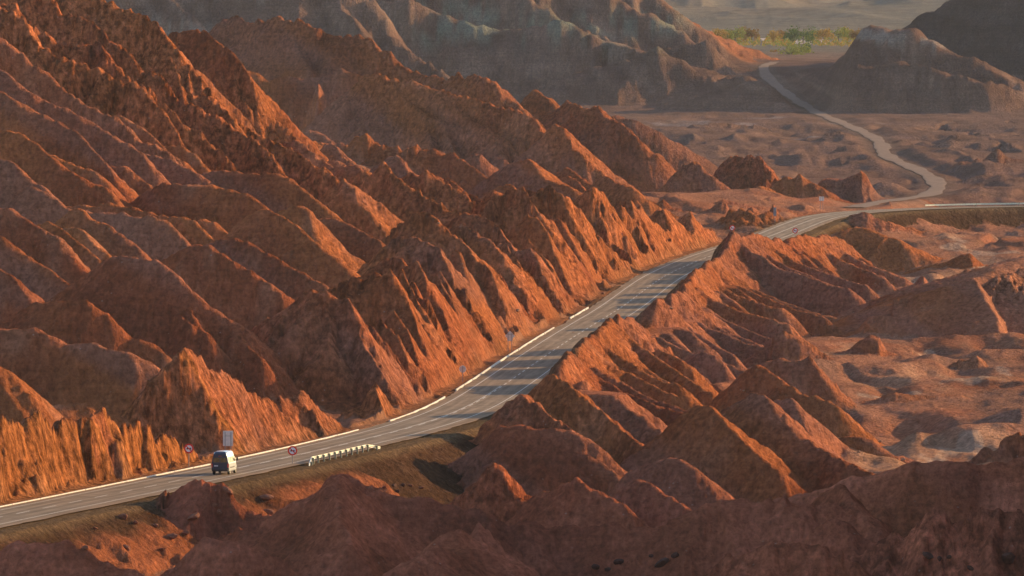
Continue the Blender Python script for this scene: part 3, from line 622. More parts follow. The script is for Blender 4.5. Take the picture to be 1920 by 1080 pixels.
def grid_mesh(name, i0, i1):
    xs, y_, z_ = Xg[i0:i1], Yg[i0:i1], Hg[i0:i1]; nr_, nc = xs.shape
    me = bpy.data.meshes.new(name)
    co = np.stack([xs, y_, z_], -1).reshape(-1, 3).astype(np.float32)
    idx = np.arange(nr_*nc).reshape(nr_, nc)
    q = np.stack([idx[:-1, :-1], idx[:-1, 1:], idx[1:, 1:], idx[1:, :-1]], -1).reshape(-1, 4)
    me.vertices.add(len(co)); me.vertices.foreach_set('co', co.ravel())
    me.loops.add(q.size); me.loops.foreach_set('vertex_index', q.ravel().astype(np.int32))
    me.polygons.add(len(q)); me.polygons.foreach_set('loop_start', np.arange(0, q.size, 4, dtype=np.int32))
    me.polygons.foreach_set('use_smooth', np.ones(len(q), bool))
    me.update(calc_edges=True)
    a_ = me.color_attributes.new('soil', 'FLOAT_COLOR', 'POINT')
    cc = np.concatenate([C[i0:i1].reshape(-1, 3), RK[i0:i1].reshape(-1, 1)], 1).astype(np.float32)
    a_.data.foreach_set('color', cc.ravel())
    me.materials.append(SOIL)
    o = bpy.data.objects.new(name, me); COL.objects.link(o); o['kind'] = 'structure'
    return o
iA = int(np.searchsorted(YS, 2700)); iB = int(np.searchsorted(YS, 4400)); iC = int(np.searchsorted(YS, 6000))
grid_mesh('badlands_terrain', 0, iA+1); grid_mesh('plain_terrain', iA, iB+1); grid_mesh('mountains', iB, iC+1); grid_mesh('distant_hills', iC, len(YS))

# ------------------------------------------------------------------ helpers for objects
def mat(name, col, rough=.6, metal=0, var=.15, scale=3.0, bump=0, spec=.4, emit=None, coat=0):
    m, t, b = nodes(name); N = t.nodes.new; Lk = t.links.new
    b.inputs['Roughness'].default_value = rough; b.inputs['Metallic'].default_value = metal; b.inputs['Specular IOR Level'].default_value = spec
    b.inputs['Coat Weight'].default_value = coat
    tc = N('ShaderNodeTexCoord'); n = N('ShaderNodeTexNoise'); n.inputs['Scale'].default_value = scale; n.inputs['Detail'].default_value = 6
    Lk(tc.outputs['Object'], n.inputs['Vector'])
    r = N('ShaderNodeMapRange'); r.inputs[1].default_value = .3; r.inputs[2].default_value = .7; r.inputs[3].default_value = 1-var; r.inputs[4].default_value = 1+var
    Lk(n.outputs[0], r.inputs[0])
    v = N('ShaderNodeVectorMath'); v.operation = 'SCALE'; v.inputs[0].default_value = col; Lk(r.outputs[0], v.inputs['Scale']); Lk(v.outputs[0], b.inputs['Base Color'])
    if bump:
        bp = N('ShaderNodeBump'); bp.inputs['Distance'].default_value = bump; Lk(n.outputs[0], bp.inputs['Height']); Lk(bp.outputs[0], b.inputs['Normal'])
    return m
class MB:
    def __init__(s): s.bm = bmesh.new()
    def poly(s, pts, faces, mi=0):
        v = [s.bm.verts.new(p) for p in pts]
        for f in faces:
            try: s.bm.faces.new([v[i] for i in f]).material_index = mi
            except ValueError: pass
        return s
    def box(s, c, d, rz=0, mi=0, taper=1):
        x, y, z = d[0]/2, d[1]/2, d[2]/2; P = []
        for k, (a, b, e) in enumerate([(-1,-1,-1),(1,-1,-1),(1,1,-1),(-1,1,-1),(-1,-1,1),(1,-1,1),(1,1,1),(-1,1,1)]):
            f = taper if e > 0 else 1
            px, py = a*x*f, b*y*f
            P.append((c[0]+px*math.cos(rz)-py*math.sin(rz), c[1]+px*math.sin(rz)+py*math.cos(rz), c[2]+e*z))
        return s.poly(P, [(0,3,2,1),(4,5,6,7),(0,1,5,4),(1,2,6,5),(2,3,7,6),(3,0,4,7)], mi)
    def cyl(s, a, b, r, r2=None, n=12, mi=0, caps=True):
        a, b = Vector(a), Vector(b); r2 = r if r2 is None else r2; w = (b-a).normalized()
        u = w.orthogonal().normalized(); v = w.cross(u); P = []
        for c, q in ((a, r), (b, r2)):
            for i in range(n): P.append(c+u*math.cos(2*math.pi*i/n)*q+v*math.sin(2*math.pi*i/n)*q)
        f = [(i, (i+1) % n, n+(i+1) % n, n+i) for i in range(n)]
        if caps: f += [tuple(range(n))[::-1], tuple(range(n, 2*n))]
        return s.poly(P, f, mi)
    def ring(s, c, r0, r1, y0, y1, n=28):
        P = []
        for (r, y) in ((r1, y0), (r0, y0), (r1, y1), (r0, y1)):
            for i in range(n): P.append((c[0]+math.cos(2*math.pi*i/n)*r, c[1]+y, c[2]+math.sin(2*math.pi*i/n)*r))
        f = []
        for i in range(n):
            j = (i+1) % n; f += [(i, j, n+j, n+i), (2*n+i, 3*n+i, 3*n+j, 2*n+j), (i, 2*n+i, 2*n+j, j), (n+i, n+j, 3*n+j, 3*n+i)]
        return s.poly(P, f)
    def build(s, name, mats, parent=None, smooth=False, loc=None, bevel=0):
        bmesh.ops.recalc_face_normals(s.bm, faces=s.bm.faces)
        if bevel: bmesh.ops.bevel(s.bm, geom=s.bm.edges[:], offset=bevel, segments=2, affect='EDGES', profile=.5)
        me = bpy.data.meshes.new(name); s.bm.to_mesh(me); s.bm.free()
        if smooth:
            for p in me.polygons: p.use_smooth = True
        for m in (mats if isinstance(mats, (list, tuple)) else [mats]): me.materials.append(m)
        o = bpy.data.objects.new(name, me); COL.objects.link(o)
        if parent: o.parent = parent
        if loc: o.location = loc
        return o
def empty(name, loc, rz=0, label=None, cat=None, group=None, kind=None):
    o = bpy.data.objects.new(name, None); COL.objects.link(o); o.location = loc; o.rotation_euler = (0, 0, rz); o.empty_display_size = .3
    return tag(o, label, cat, group, kind)
def tag(o, label=None, cat=None, group=None, kind=None):
    if label: o['label'] = label
    if cat: o['category'] = cat
    if group: o['group'] = group
    if kind: o['kind'] = kind
    return o
def copy_tree(o, parent=None):
    c = o.copy(); COL.objects.link(c); c.parent = parent
    for ch in o.children: copy_tree(ch, c)
    return c

# ------------------------------------------------------------------ highway
def asphalt_material():
    m, t, b = nodes('asphalt'); N = t.nodes.new; Lk = t.links.new
    b.inputs['Roughness'].default_value = .95; b.inputs['Specular IOR Level'].default_value = .04
    uv = N('ShaderNodeUVMap'); sp = N('ShaderNodeSeparateXYZ'); Lk(uv.outputs[0], sp.inputs[0])
    # wheel tracks polished darker along each lane, dust on the shoulders
    g = N('ShaderNodeNewGeometry')
    n = N('ShaderNodeTexNoise'); n.inputs['Scale'].default_value = 1.0; n.inputs['Detail'].default_value = 7
    mp = N('ShaderNodeMapping'); mp.inputs['Scale'].default_value = (1.6, .05, 1); Lk(uv.outputs[0], mp.inputs[0]); Lk(mp.outputs[0], n.inputs['Vector'])
    n2 = N('ShaderNodeTexNoise'); n2.inputs['Scale'].default_value = .35; n2.inputs['Detail'].default_value = 8; Lk(g.outputs['Position'], n2.inputs['Vector'])
    wv = N('ShaderNodeMath'); wv.operation = 'MULTIPLY'; wv.inputs[1].default_value = 2*math.pi/1.775; Lk(sp.outputs[0], wv.inputs[0])
    cs_ = N('ShaderNodeMath'); cs_.operation = 'COSINE'; Lk(wv.outputs[0], cs_.inputs[0])
    r = N('ShaderNodeMapRange'); r.inputs[1].default_value = -1; r.inputs[2].default_value = 1; r.inputs[3].default_value = .88; r.inputs[4].default_value = 1.08; Lk(cs_.outputs[0], r.inputs[0])
    r2 = N('ShaderNodeMapRange'); r2.inputs[1].default_value = .3; r2.inputs[2].default_value = .7; r2.inputs[3].default_value = .74; r2.inputs[4].default_value = 1.24; Lk(n.outputs[0], r2.inputs[0])
    r3 = N('ShaderNodeMapRange'); r3.inputs[1].default_value = .3; r3.inputs[2].default_value = .7; r3.inputs[3].default_value = .85; r3.inputs[4].default_value = 1.15; Lk(n2.outputs[0], r3.inputs[0])
    k = N('ShaderNodeMath'); k.operation = 'MULTIPLY'; Lk(r.outputs[0], k.inputs[0]); Lk(r2.outputs[0], k.inputs[1])
    k2 = N('ShaderNodeMath'); k2.operation = 'MULTIPLY'; Lk(k.outputs[0], k2.inputs[0]); Lk(r3.outputs[0], k2.inputs[1])
    ab = N('ShaderNodeMath'); ab.operation = 'ABSOLUTE'; Lk(sp.outputs[0], ab.inputs[0])
    e = N('ShaderNodeMapRange'); e.inputs[1].default_value = 3.6; e.inputs[2].default_value = 4.7; Lk(ab.outputs[0], e.inputs[0])
    mx = N('ShaderNodeMixRGB'); mx.inputs[1].default_value = (.25, .178, .120, 1); mx.inputs[2].default_value = (.28, .18, .11, 1); Lk(e.outputs[0], mx.inputs[0])
    v = N('ShaderNodeVectorMath'); v.operation = 'SCALE'; Lk(mx.outputs[0], v.inputs[0]); Lk(k2.outputs[0], v.inputs['Scale']); Lk(v.outputs[0], b.inputs['Base Color'])
    bp = N('ShaderNodeBump'); bp.inputs['Distance'].default_value = .02; Lk(n2.outputs[0], bp.inputs['Height']); Lk(bp.outputs[0], b.inputs['Normal'])
    return m
ASPH = asphalt_material()
PAINT = mat('road_paint', (.62, .56, .48), .9, var=.25, scale=1.2, spec=.05)
def strip(name, s0, s1, offs, z, m, step=3.0, parent=None, edge=0, zf=None):
    ss = np.arange(s0, s1+step*.5, step) if s1-s0 > step else np.array([s0, s1])
    pts = []; uvs = []
    for s in ss:
        for k, o_ in enumerate(offs):
            jo = (edge*float(vn(np.array([s/4.0]), np.array([k*7.7]))[0]) if edge and k in (0, len(offs)-1) else 0)
            p = road_pt(s, o_+jo, z if zf is None else zf(k)); pts.append(p); uvs.append((o_+jo, s))
    n = len(offs); f = [(i*n+k, i*n+k+1, (i+1)*n+k+1, (i+1)*n+k) for i in range(len(ss)-1) for k in range(n-1)]
    me = bpy.data.meshes.new(name); me.from_pydata(pts, [], f); me.materials.append(m)
    ul = me.uv_layers.new(name='UVMap')
    for l in me.loops: ul.data[l.index].uv = uvs[l.vertex_index]
    o = bpy.data.objects.new(name, me); COL.objects.link(o)
    if parent: o.parent = parent
    return o
S0 = road_s(*on_z(-60, 985)[:2]) - 120; S1 = road_s(*on_z(1925, 389)[:2]) + 250
road = strip('road', S0, S1, [-5.0, -4.4, -3.6, 0, 3.6, 4.6, 5.4], .03, ASPH, edge=.25)
road['kind'] = 'structure'
strip('edge_line', S0, S1, [-3.62, -3.48], .042, PAINT, parent=road); strip('edge_line', S0, S1, [3.48, 3.62], .042, PAINT, parent=road)
def s_px(px, py): return road_s(*on_z(px, py)[:2])
strip('centre_line', s_px(440, 879), s_px(938, 724), [-.16, -.04], .042, PAINT, parent=road)
strip('centre_line', s_px(1345, 474), S1, [-.07, .07], .042, PAINT, parent=road)
s = S0
k = 0
while s < s_px(1345, 474):
    strip('lane_dash', s, s+5.0, [.06, .22] if s > s_px(440, 879) else [-.07, .09], .043, PAINT, parent=road); s += 12.0
# dirt track
def track():
    m = mat('dirt_track', (.185, .112, .080), .95, var=.25, scale=.35, bump=.1, spec=.1)
    P = np.stack([np.interp(np.linspace(0, len(DRS)-1, len(DRS)*3), np.arange(len(DRS)), DRS[:, k_]) for k_ in range(3)], 1); P = smooth(P, 8); t_ = np.gradient(P[:, :2], axis=0); t_ /= np.hypot(*t_.T)[:, None]; n_ = np.stack([t_[:, 1], -t_[:, 0]], 1)
    pts = []; n = len(P); offs = [-2.5, -1.7, -.8, 0, .8, 1.7, 2.5]
    for i in range(n):
        wk = 1+.18*math.sin(i*.11)+.10*math.sin(i*.29+1)
        for o_ in offs:
            zz = P[i, 2] + (.0 if abs(o_) in (.8,) else .10) - (.12 if abs(o_) > 2 else 0)
            pts.append((P[i, 0]+n_[i, 0]*o_*wk, P[i, 1]+n_[i, 1]*o_*wk, zz))
    q = len(offs); f = [(i*q+k, i*q+k+1, (i+1)*q+k+1, (i+1)*q+k) for i in range(n-1) for k in range(q-1)]
    me = bpy.data.meshes.new('dirt_road'); me.from_pydata(pts, [], f); me.materials.append(m)
    for p in me.polygons: p.use_smooth = True
    o = bpy.data.objects.new('dirt_road', me); COL.objects.link(o); o['kind'] = 'structure'
track()

# ------------------------------------------------------------------ white kerb along the left edge
KERB = mat('white_kerb_concrete', (.64, .59, .50), .85, var=.2, scale=1.5, spec=.2)
def kerb(pa, pb, off, label, off2=None):
    sa, sb = s_px(*pa), s_px(*pb); off2 = off if off2 is None else off2
    x0, y0, _ = road_pt(sa, off)
    root = empty('kerb', (x0, y0, 0), 0, label, 'kerb', 'white concrete kerb runs on the left of the road')
    s = sa
    while s < sb-1:
        e = min(s+rr_.uniform(8, 13), sb); q = (s-sa)/(sb-sa); oo = off+(off2-off)*q + rr_.uniform(-.05, .05)
        sec = [(-.12, -.25), (-.10, .14), (.07, .14), (.12, -.25)]; pts = []; ns = 5
        for i in range(ns):
            p = road_pt(s+(e-.12-s)*i/(ns-1), oo); j = road_pt(s+(e-.12-s)*i/(ns-1), oo+1); nx, ny = j[0]-p[0], j[1]-p[1]
            for (a, z) in sec: pts.append((p[0]+nx*a-x0, p[1]+ny*a-y0, z))
        f = [(i*4+k, i*4+(k+1) % 4, (i+1)*4+(k+1) % 4, (i+1)*4+k) for i in range(ns-1) for k in range(4)] + [(0, 1, 2, 3), tuple(range((ns-1)*4, ns*4))]
        MB().poly(pts, f).build('kerb_block', KERB, root); s = e
kerb((-60, 968), (432, 871), -5.05, 'long white kerb below the near left rock cut, ending level with the van')
kerb((472, 862), (705, 807), -5.1, 'white kerb beyond the van, curving past the guardrail side of the road')
kerb((769, 790), (846, 745), -5.1, 'short white kerb at the foot of the rock column in the bend', -5.3)
kerb((880, 732), (1060, 615), -5.3, 'long straight white kerb between the round sign and the diamond sign')
kerb((1090, 597), (1122, 577), -5.3, 'short white kerb farthest up the straight past the diamond sign')

# ------------------------------------------------------------------ guardrails
GALV = mat('weathered_zinc', (.66, .66, .55), .5, .15, var=.15, scale=2); POSTM = mat('dull_steel', (.20, .21, .16), .6, .3, var=.2, scale=4)
def guardrail(s0, s1, off, npost, label, droop=True, postside=1):
    x0, y0, _ = road_pt(s0, off)
    root = empty('guardrail', (x0, y0, 0), 0, label, 'guardrail')
    n = npost*3; L_ = s1-s0; pts = []
    W = [(-.02, .25), (-.09, .21), (-.09, .15), (-.02, .10), (-.02, .06), (-.09, .01), (-.09, -.05), (-.02, -.10)]
    sec = [(a, z) for a, z in W] + [(a+.035, z) for a, z in W[::-1]]
    def prof(q):
        e = .13
        hgt = .54; o_ = 0
        if droop:
            if q < e: hgt -= (1-q/e)*.54; o_ = (1-q/e)*.9
            if q > 1-e*.7: hgt -= (1-(1-q)/(e*.7))*.45; o_ = (1-(1-q)/(e*.7))*.8
        return hgt, o_
    m_ = len(sec)
    for i in range(n+1):
        q = i/n; s = s0+L_*q; hgt, oo = prof(q); p = road_pt(s, off+oo); j = road_pt(s, off+oo+1); nx, ny = j[0]-p[0], j[1]-p[1]
        for a, z in sec: pts.append((p[0]+nx*a-x0, p[1]+ny*a-y0, hgt+z-.08))
    f = [(i*m_+k, i*m_+(k+1) % m_, (i+1)*m_+(k+1) % m_, (i+1)*m_+k) for i in range(n) for k in range(m_)] + [tuple(range(m_)), tuple(range(n*m_, n*m_+m_))]
    MB().poly(pts, f).build('rail', GALV, root)
    for i in range(npost):
        q = (i+.5)/npost; s = s0+L_*q; hgt, oo = prof(q); p = road_pt(s, off+oo+.22*postside); p2 = road_pt(s+1, off+oo+.22*postside)
        rz = math.atan2(p2[1]-p[1], p2[0]-p[0]); top = hgt+.12; zb = -1.0
        MB().box((0, 0, (top+zb)/2), (.14, .17, top-zb), 0).build('post', POSTM, root, loc=(p[0]-x0, p[1]-y0, 0)).rotation_euler = (0, 0, rz)
        b_ = road_pt(s, off+oo+.10*postside)
        MB().box((0, 0, 0), (.18, .16, .3), 0).build('spacer_block', POSTM, root, loc=(b_[0]-x0, b_[1]-y0, hgt)).rotation_euler = (0, 0, rz)
guardrail(s_px(600, 872), s_px(742, 841), 5.55, 13, 'short white guardrail with both ends turned down above the dark gravel bank')
guardrail(s_px(1690, 388.6), S1, -5.3, 24, 'long pale guardrail lining the far stretch of road at the right edge', droop=False, postside=-1)

# ------------------------------------------------------------------ signs
RED_ = mat('sign_red', (.75, .04, .02), .5, var=.06); WHITE = mat('sign_white', (.88, .82, .80), .5, var=.05); BLACK = mat('sign_black', (.03, .025, .025), .6)
BACK = mat('sign_back_zinc', (.78, .66, .56), .6, 0, var=.12, scale=2.5); SPOST = mat('sign_post_steel', (.36, .30, .27), .55, .2, var=.15)
def no_passing_sign(px, py, pyb, Yk, r, label):
    x, y, z = at(px, py, Yk); zg = min(bil(x, y), z-1.6)
    root = empty('road_sign', (x, y, zg), 0, label, 'road sign', 'round red no overtaking signs')
    h = z-zg
    MB().cyl((0, .05, -.6), (0, .05, h+r*.7), .05).build('post', SPOST, root)
    MB().cyl((0, .0, h), (0, -.03, h), r, n=32).build('sign_face', WHITE, root)
    MB().ring((0, 0, h), r*.72, r*1.06, -.055, .0, 32).build('red_ring', RED_, root)
    # two car silhouettes side by side, seen from behind
    c = MB()
    for sx in (-.30, .30):
        c.box((sx*r, -.037, h-.06*r), (.42*r, .012, .17*r)); c.box((sx*r, -.037, h+.09*r), (.26*r, .012, .15*r), taper=1)
        c.box((sx*r-.13*r, -.037, h-.19*r), (.08*r, .012, .10*r)); c.box((sx*r+.13*r, -.037, h-.19*r), (.08*r, .012, .10*r))
    c.build('car_symbols', BLACK, root)
    a = math.radians(45); d = r*.82; t = r*.10
    P = [(math.cos(a)*-d-t*.7, -.052, h+math.sin(a)*d-t*.7), (math.cos(a)*-d+t*.7, -.052, h+math.sin(a)*d+t*.7), (math.cos(a)*d+t*.7, -.052, h-math.sin(a)*d+t*.7), (math.cos(a)*d-t*.7, -.052, h-math.sin(a)*d-t*.7)]
    P += [(p[0], -.045, p[2]) for p in P]
    MB().poly(P, [(0, 1, 2, 3), (7, 6, 5, 4), (0, 4, 5, 1), (1, 5, 6, 2), (2, 6, 7, 3), (3, 7, 4, 0)]).build('slash', RED_, root)
no_passing_sign(354, 841, 870, 1316, .54, 'red ringed no overtaking sign left of the van, below the rock cut')
no_passing_sign(548.5, 845, 880, 1322, .53, 'red ringed no overtaking sign on a tall post between the van and the guardrail')
no_passing_sign(1373, 427.5, 447, 2330, .56, 'far red ringed no overtaking sign showing just above the rock spire')
no_passing_sign(1491, 432.5, 452, 2328, .54, 'far red ringed no overtaking sign on the right verge where the road bends right')
def back_sign(px, py, Yk, shape, label, mat_=BACK, posts=(0,), w_=1, h_=1, plate=None, rz=0):
    x, y, z = at(px, py, Yk); zg = min(bil(x, y), z-1.2)
    root = empty('road_sign', (x, y, zg), rz, label, 'road sign'); h = z-zg
    for p in posts: MB().box((p, -.06, (h+h_*.42-.5)/2), (.08, .06, h+h_*.42+.5)).build('post', SPOST, root)
    if shape == 'round': MB().cyl((0, 0, h), (0, .03, h), w_/2, n=32).build('sign_back', mat_, root)
    elif shape == 'diamond':
        m = MB(); P = [(0, 0, h-h_/2), (w_/2, 0, h), (0, 0, h+h_/2), (-w_/2, 0, h)]; P += [(p[0], .03, p[2]) for p in P]
        m.poly(P, [(0, 1, 2, 3), (7, 6, 5, 4), (0, 4, 5, 1), (1, 5, 6, 2), (2, 6, 7, 3), (3, 7, 4, 0)]).build('sign_back', mat_, root)
    else: MB().box((0, 0, h), (w_, .04, h_)).build('sign_back', mat_, root)
    if plate: MB().box((0, -.008, h+plate[2]), (plate[0], .03, plate[1])).build('lower_plate', mat_, root)
    MB().box((0, -.03, h+h_*.16), (w_*.62, .03, .05)).build('crossbar', SPOST, root)
back_sign(427.5, 822, 1345, 'rect', 'large beige back of an upright rectangular sign on two posts behind the van', posts=(-.34, .34), w_=1.18, h_=1.8)
back_sign(867.5, 692, 1572, 'round', 'round sign seen from behind on a single post beside the long kerb', w_=.98, h_=.98)
back_sign(956, 630, 1690, 'diamond', 'diamond sign seen from behind with a lower plate, on two thin posts', posts=(-.26, .28), w_=1.5, h_=1.5, plate=(.78, .8, -.35))
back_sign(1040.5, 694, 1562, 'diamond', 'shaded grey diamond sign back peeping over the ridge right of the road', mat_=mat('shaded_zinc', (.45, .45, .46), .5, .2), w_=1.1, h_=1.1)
back_sign(1540.5, 372.5, 2640, 'rect', 'small pale rectangular board on two posts by the start of the dirt track', posts=(-.3, .3), w_=1.15, h_=.95)
back_sign(1453, 397, 2500, 'rect', 'narrow grey upright board beside the road bend, in front of tan rocks', mat_=mat('grey_board', (.26, .24, .25), .6), w_=.6, h_=1.9)

# ------------------------------------------------------------------ minibus
NAVY = mat('navy_paint', (.012, .026, .060), .28, .3, var=.08, coat=.6); SIDE_GLINT = mat('painted_side_glint', (.46, .50, .50), .35, .1, var=.08, scale=2, coat=.4)  # pale sides and roof: sun reflection on navy paint, put into the colour
GLASS = mat('dark_glass', (.02, .022, .02), .08, 0, spec=.8); AMBER = mat('rear_glass', (.085, .065, .025), .12, 0, var=.6, scale=2.5, spec=.8); SIDEG = mat('side_glass', (.12, .13, .10), .1, .3, spec=.9)
TAIL = mat('tail_lens', (.65, .02, .02), .2, spec=.7); RUB = mat('tyre_rubber', (.018, .017, .016), .85); RIM = mat('wheel_steel', (.50, .47, .40), .4, .6); PLATE = mat('number_plate', (.6, .6, .62), .4)
BUMP = mat('bumper_plastic', (.02, .022, .028), .5); SEAM = mat('door_seam', (.01, .01, .012), .7)
def minibus():
    s = road_s(*on_z(412, 891)[:2]); p = road_pt(s, 1.72, .045); q = road_pt(s+3, 1.72); rz = math.atan2(q[1]-p[1], q[0]-p[0]) - math.pi/2
    v = empty('minibus', p, rz + math.radians(2), 'dark blue high roofed minibus with sun glint painted on its sides, driving away up the near road', 'minibus')
    # stations along the length (y from the tail): roof height, floor height, half width at belt, half width at roof
    st = [(0.0, 2.36, .48, .95, .62), (.05, 2.52, .42, .99, .70), (.30, 2.64, .38, 1.0, .74), (2.0, 2.68, .36, 1.0, .76), (3.6, 2.64, .36, 1.0, .75), (4.35, 2.42, .36, .99, .70), (4.9, 1.80, .38, .97, .74), (5.15, 1.32, .40, .95, .86), (5.6, 1.12, .45, .90, .82), (5.72, .85, .52, .82, .76)]
    bm = MB(); sec = []; n = None
    for (y, zr, zf, hw_, hr) in st:
        belt = min(1.28, zf+(zr-zf)*.55)
        half = [(hw_*.94, zf), (hw_, zf+.12), (hw_, belt-.35), (hw_*.995, belt), (hr+(hw_-hr)*.42, zr-(zr-belt)*.36), (hr+.04, zr-.14), (hr-.12, zr-.03), (hr*.4, zr)]
        sec.append([(a, y, z) for a, z in half] + [(-a, y, z) for a, z in half[::-1]])
    n = len(sec[0]); pts = [p_ for c_ in sec for p_ in c_]; m = len(sec)
    v_ = [bm.bm.verts.new(p_) for p_ in pts]
    for i in range(m-1):
        for k in range(n):
            f = bm.bm.faces.new([v_[i*n+k], v_[i*n+(k+1) % n], v_[(i+1)*n+(k+1) % n], v_[(i+1)*n+k]])
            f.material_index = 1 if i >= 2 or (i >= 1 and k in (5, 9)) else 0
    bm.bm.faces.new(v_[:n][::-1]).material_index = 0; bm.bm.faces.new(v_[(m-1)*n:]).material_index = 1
    bm.build('body', [NAVY, SIDE_GLINT], v, smooth=False)
    # rear doors' glass, plate, lamps
    for sx in (-1, 1):
        MB().poly([(sx*.06, -.012, 1.42), (sx*.80, -.012, 1.42), (sx*.72, -.002, 1.93), (sx*.06, -.002, 1.93), (sx*.06, .01, 1.42), (sx*.80, .01, 1.42), (sx*.72, .02, 1.93), (sx*.06, .02, 1.93)],
                  [(0, 1, 2, 3), (4, 7, 6, 5), (0, 4, 5, 1), (1, 5, 6, 2), (2, 6, 7, 3), (3, 7, 4, 0)]).build('rear_window', AMBER, v)
        MB().box((sx*.92, -.01, 1.05), (.13, .07, .42)).build('tail_light', TAIL, v, bevel=.012)
        mr = MB().box((sx*1.02, 4.55, 1.62), (.10, .06, .05)).build('mirror_arm', BUMP, v)
        MB().box((sx*1.16, 4.55, 1.62), (.20, .10, .34)).build('mirror', BUMP, v, bevel=.02)
        for wy, tag_ in ((1.0, 0), (4.62, 0)):
            wr = empty('wheel', (sx*.86, wy, .36)); wr.parent = v
            MB().cyl((-.12, 0, 0), (.12, 0, 0), .36, n=28).build('tyre', RUB, wr, smooth=False, bevel=.0)
            MB().cyl((sx*.10, 0, 0), (sx*.135, 0, 0), .22, .19, n=20).build('rim', RIM, wr)
            MB().cyl((sx*.13, 0, 0), (sx*.155, 0, 0), .06, n=12).build('hub_cap', BUMP, wr)
        for (y0, y1) in ((.35, 1.45), (1.55, 2.55), (2.65, 3.55), (3.68, 4.42)):
            zt = 2.0 if y1 < 4 else 1.92
            xa, xb = 1.003, .915
            MB().poly([(sx*xa, y0, 1.36), (sx*xa, y1, 1.36), (sx*xb, y1-(.25 if y1 > 4 else .03), zt), (sx*xb, y0+.03, zt), (sx*(xa-.03), y0, 1.36), (sx*(xa-.03), y1, 1.36), (sx*(xb-.03), y1-.05, zt), (sx*(xb-.03), y0+.03, zt)],
                      [(0, 1, 2, 3), (4, 7, 6, 5), (0, 4, 5, 1), (1, 5, 6, 2), (2, 6, 7, 3), (3, 7, 4, 0)]).build('side_window', SIDEG, v)
        MB().box((sx*1.005, 2.4, .80), (.03, 2.6, .16)).build('side_moulding', BUMP, v)
    MB().box((0, -.018, 1.68), (.025, .02, 1.25)).build('door_seam', SEAM, v)
    MB().box((0, -.07, .56), (1.86, .18, .22)).build('rear_bumper', BUMP, v, bevel=.02)
    MB().box((-.45, -.03, 1.02), (.44, .02, .14)).build('number_plate', PLATE, v)
    MB().box((0, -.02, 2.12), (.36, .03, .05)).build('brake_light', TAIL, v)
    MB().cyl((-.3, -.12, .36), (-.3, .2, .36), .045).build('exhaust_pipe', RIM, v)
    MB().poly([(-.78, 4.44, 2.2), (.78, 4.44, 2.2), (.86, 5.06, 1.42), (-.86, 5.06, 1.42), (-.78, 4.40, 2.17), (.78, 4.40, 2.17), (.86, 5.02, 1.39), (-.86, 5.02, 1.39)], [(0, 1, 2, 3), (4, 7, 6, 5), (0, 4, 5, 1), (1, 5, 6, 2), (2, 6, 7, 3), (3, 7, 4, 0)]).build('windscreen', GLASS, v)
minibus()

# ------------------------------------------------------------------ trees of the oasis behind the pass
BARK = mat('bark', (.10, .07, .05), .9)
def leafmat(name, a, b_):
    m, t, b = nodes(name); N = t.nodes.new; Lk = t.links.new; b.inputs['Roughness'].default_value = .8; b.inputs['Specular IOR Level'].default_value = .15
    oi = N('ShaderNodeTexCoord'); n = N('ShaderNodeTexNoise'); n.inputs['Scale'].default_value = .45; n.inputs['Detail'].default_value = 4; Lk(oi.outputs['Object'], n.inputs['Vector'])
    r = N('ShaderNodeMapRange'); r.inputs[1].default_value = .35; r.inputs[2].default_value = .65; Lk(n.outputs[0], r.inputs[0])
    mx = N('ShaderNodeMixRGB'); mx.inputs[1].default_value = (*a, 1); mx.inputs[2].default_value = (*b_, 1); Lk(r.outputs[0], mx.inputs[0]); Lk(mx.outputs[0], b.inputs['Base Color'])
    b.inputs['Transmission Weight'].default_value = 0
    tr = N('ShaderNodeBsdfTranslucent'); ms = N('ShaderNodeMixShader'); ms.inputs[0].default_value = .35; Lk(mx.outputs[0], tr.inputs[0])
    Lk(b.outputs[0], ms.inputs[1]); Lk(tr.outputs[0], ms.inputs[2]); Lk(ms.outputs[0], t.nodes['Material Output'].inputs['Surface'])
    return m
LEAF = dict(gold=leafmat('golden_leaves', (.46, .26, .04), (.32, .21, .04)), green=leafmat('green_leaves', (.045, .10, .022), (.12, .17, .03)), lime=leafmat('lime_leaves', (.30, .29, .04), (.14, .18, .03)), rust=leafmat('rust_leaves', (.28, .12, .03), (.26, .18, .04)))
def tree(px, pyb, Yk, h, w_, kind, label, n=420, seed=0):
    rg = random.Random(seed); x, y, z = at(px, pyb, Yk)
    root = empty('tree', (x, y, z), 0, label, 'tree', 'trees in the oasis beyond the pass')
    t = MB(); t.cyl((0, 0, -4), (rg.uniform(-.2, .2), 0, h*.45), .32, .2, 7)
    for k in range(5):
        a = rg.uniform(0, 6.28); t.cyl((0, 0, h*rg.uniform(.15, .4)), (math.cos(a)*w_*.3, math.sin(a)*w_*.3, h*rg.uniform(.5, .8)), .14, .05, 5)
    t.build('trunk', BARK, root)
    c = MB(); cl = []
    for k in range(11):
        a = rg.uniform(0, 6.28); q = math.sqrt(rg.random())*.42*w_; cl.append((math.cos(a)*q, math.sin(a)*q*1.0, h*rg.uniform(.08, .80)*(1-.35*(q/(.42*w_))**2), rg.uniform(.16, .27)*w_))
    for k in range(n):
        b = cl[rg.randrange(len(cl))]; d = Vector((rg.gauss(0, 1), rg.gauss(0, 1), rg.gauss(0, .9))).normalized()*b[3]*rg.uniform(.6, 1.1)
        p = Vector(b[:3])+d; u = Vector((rg.gauss(0, 1), rg.gauss(0, 1), rg.gauss(0, 1))).normalized(); vv = u.orthogonal().normalized(); sz = rg.uniform(.35, .8)
        c.poly([p-u*sz, p+vv*sz*.6, p+u*sz, p-vv*sz*.6], [(0, 1, 2, 3)])
    c.build('crown', LEAF[kind], root)
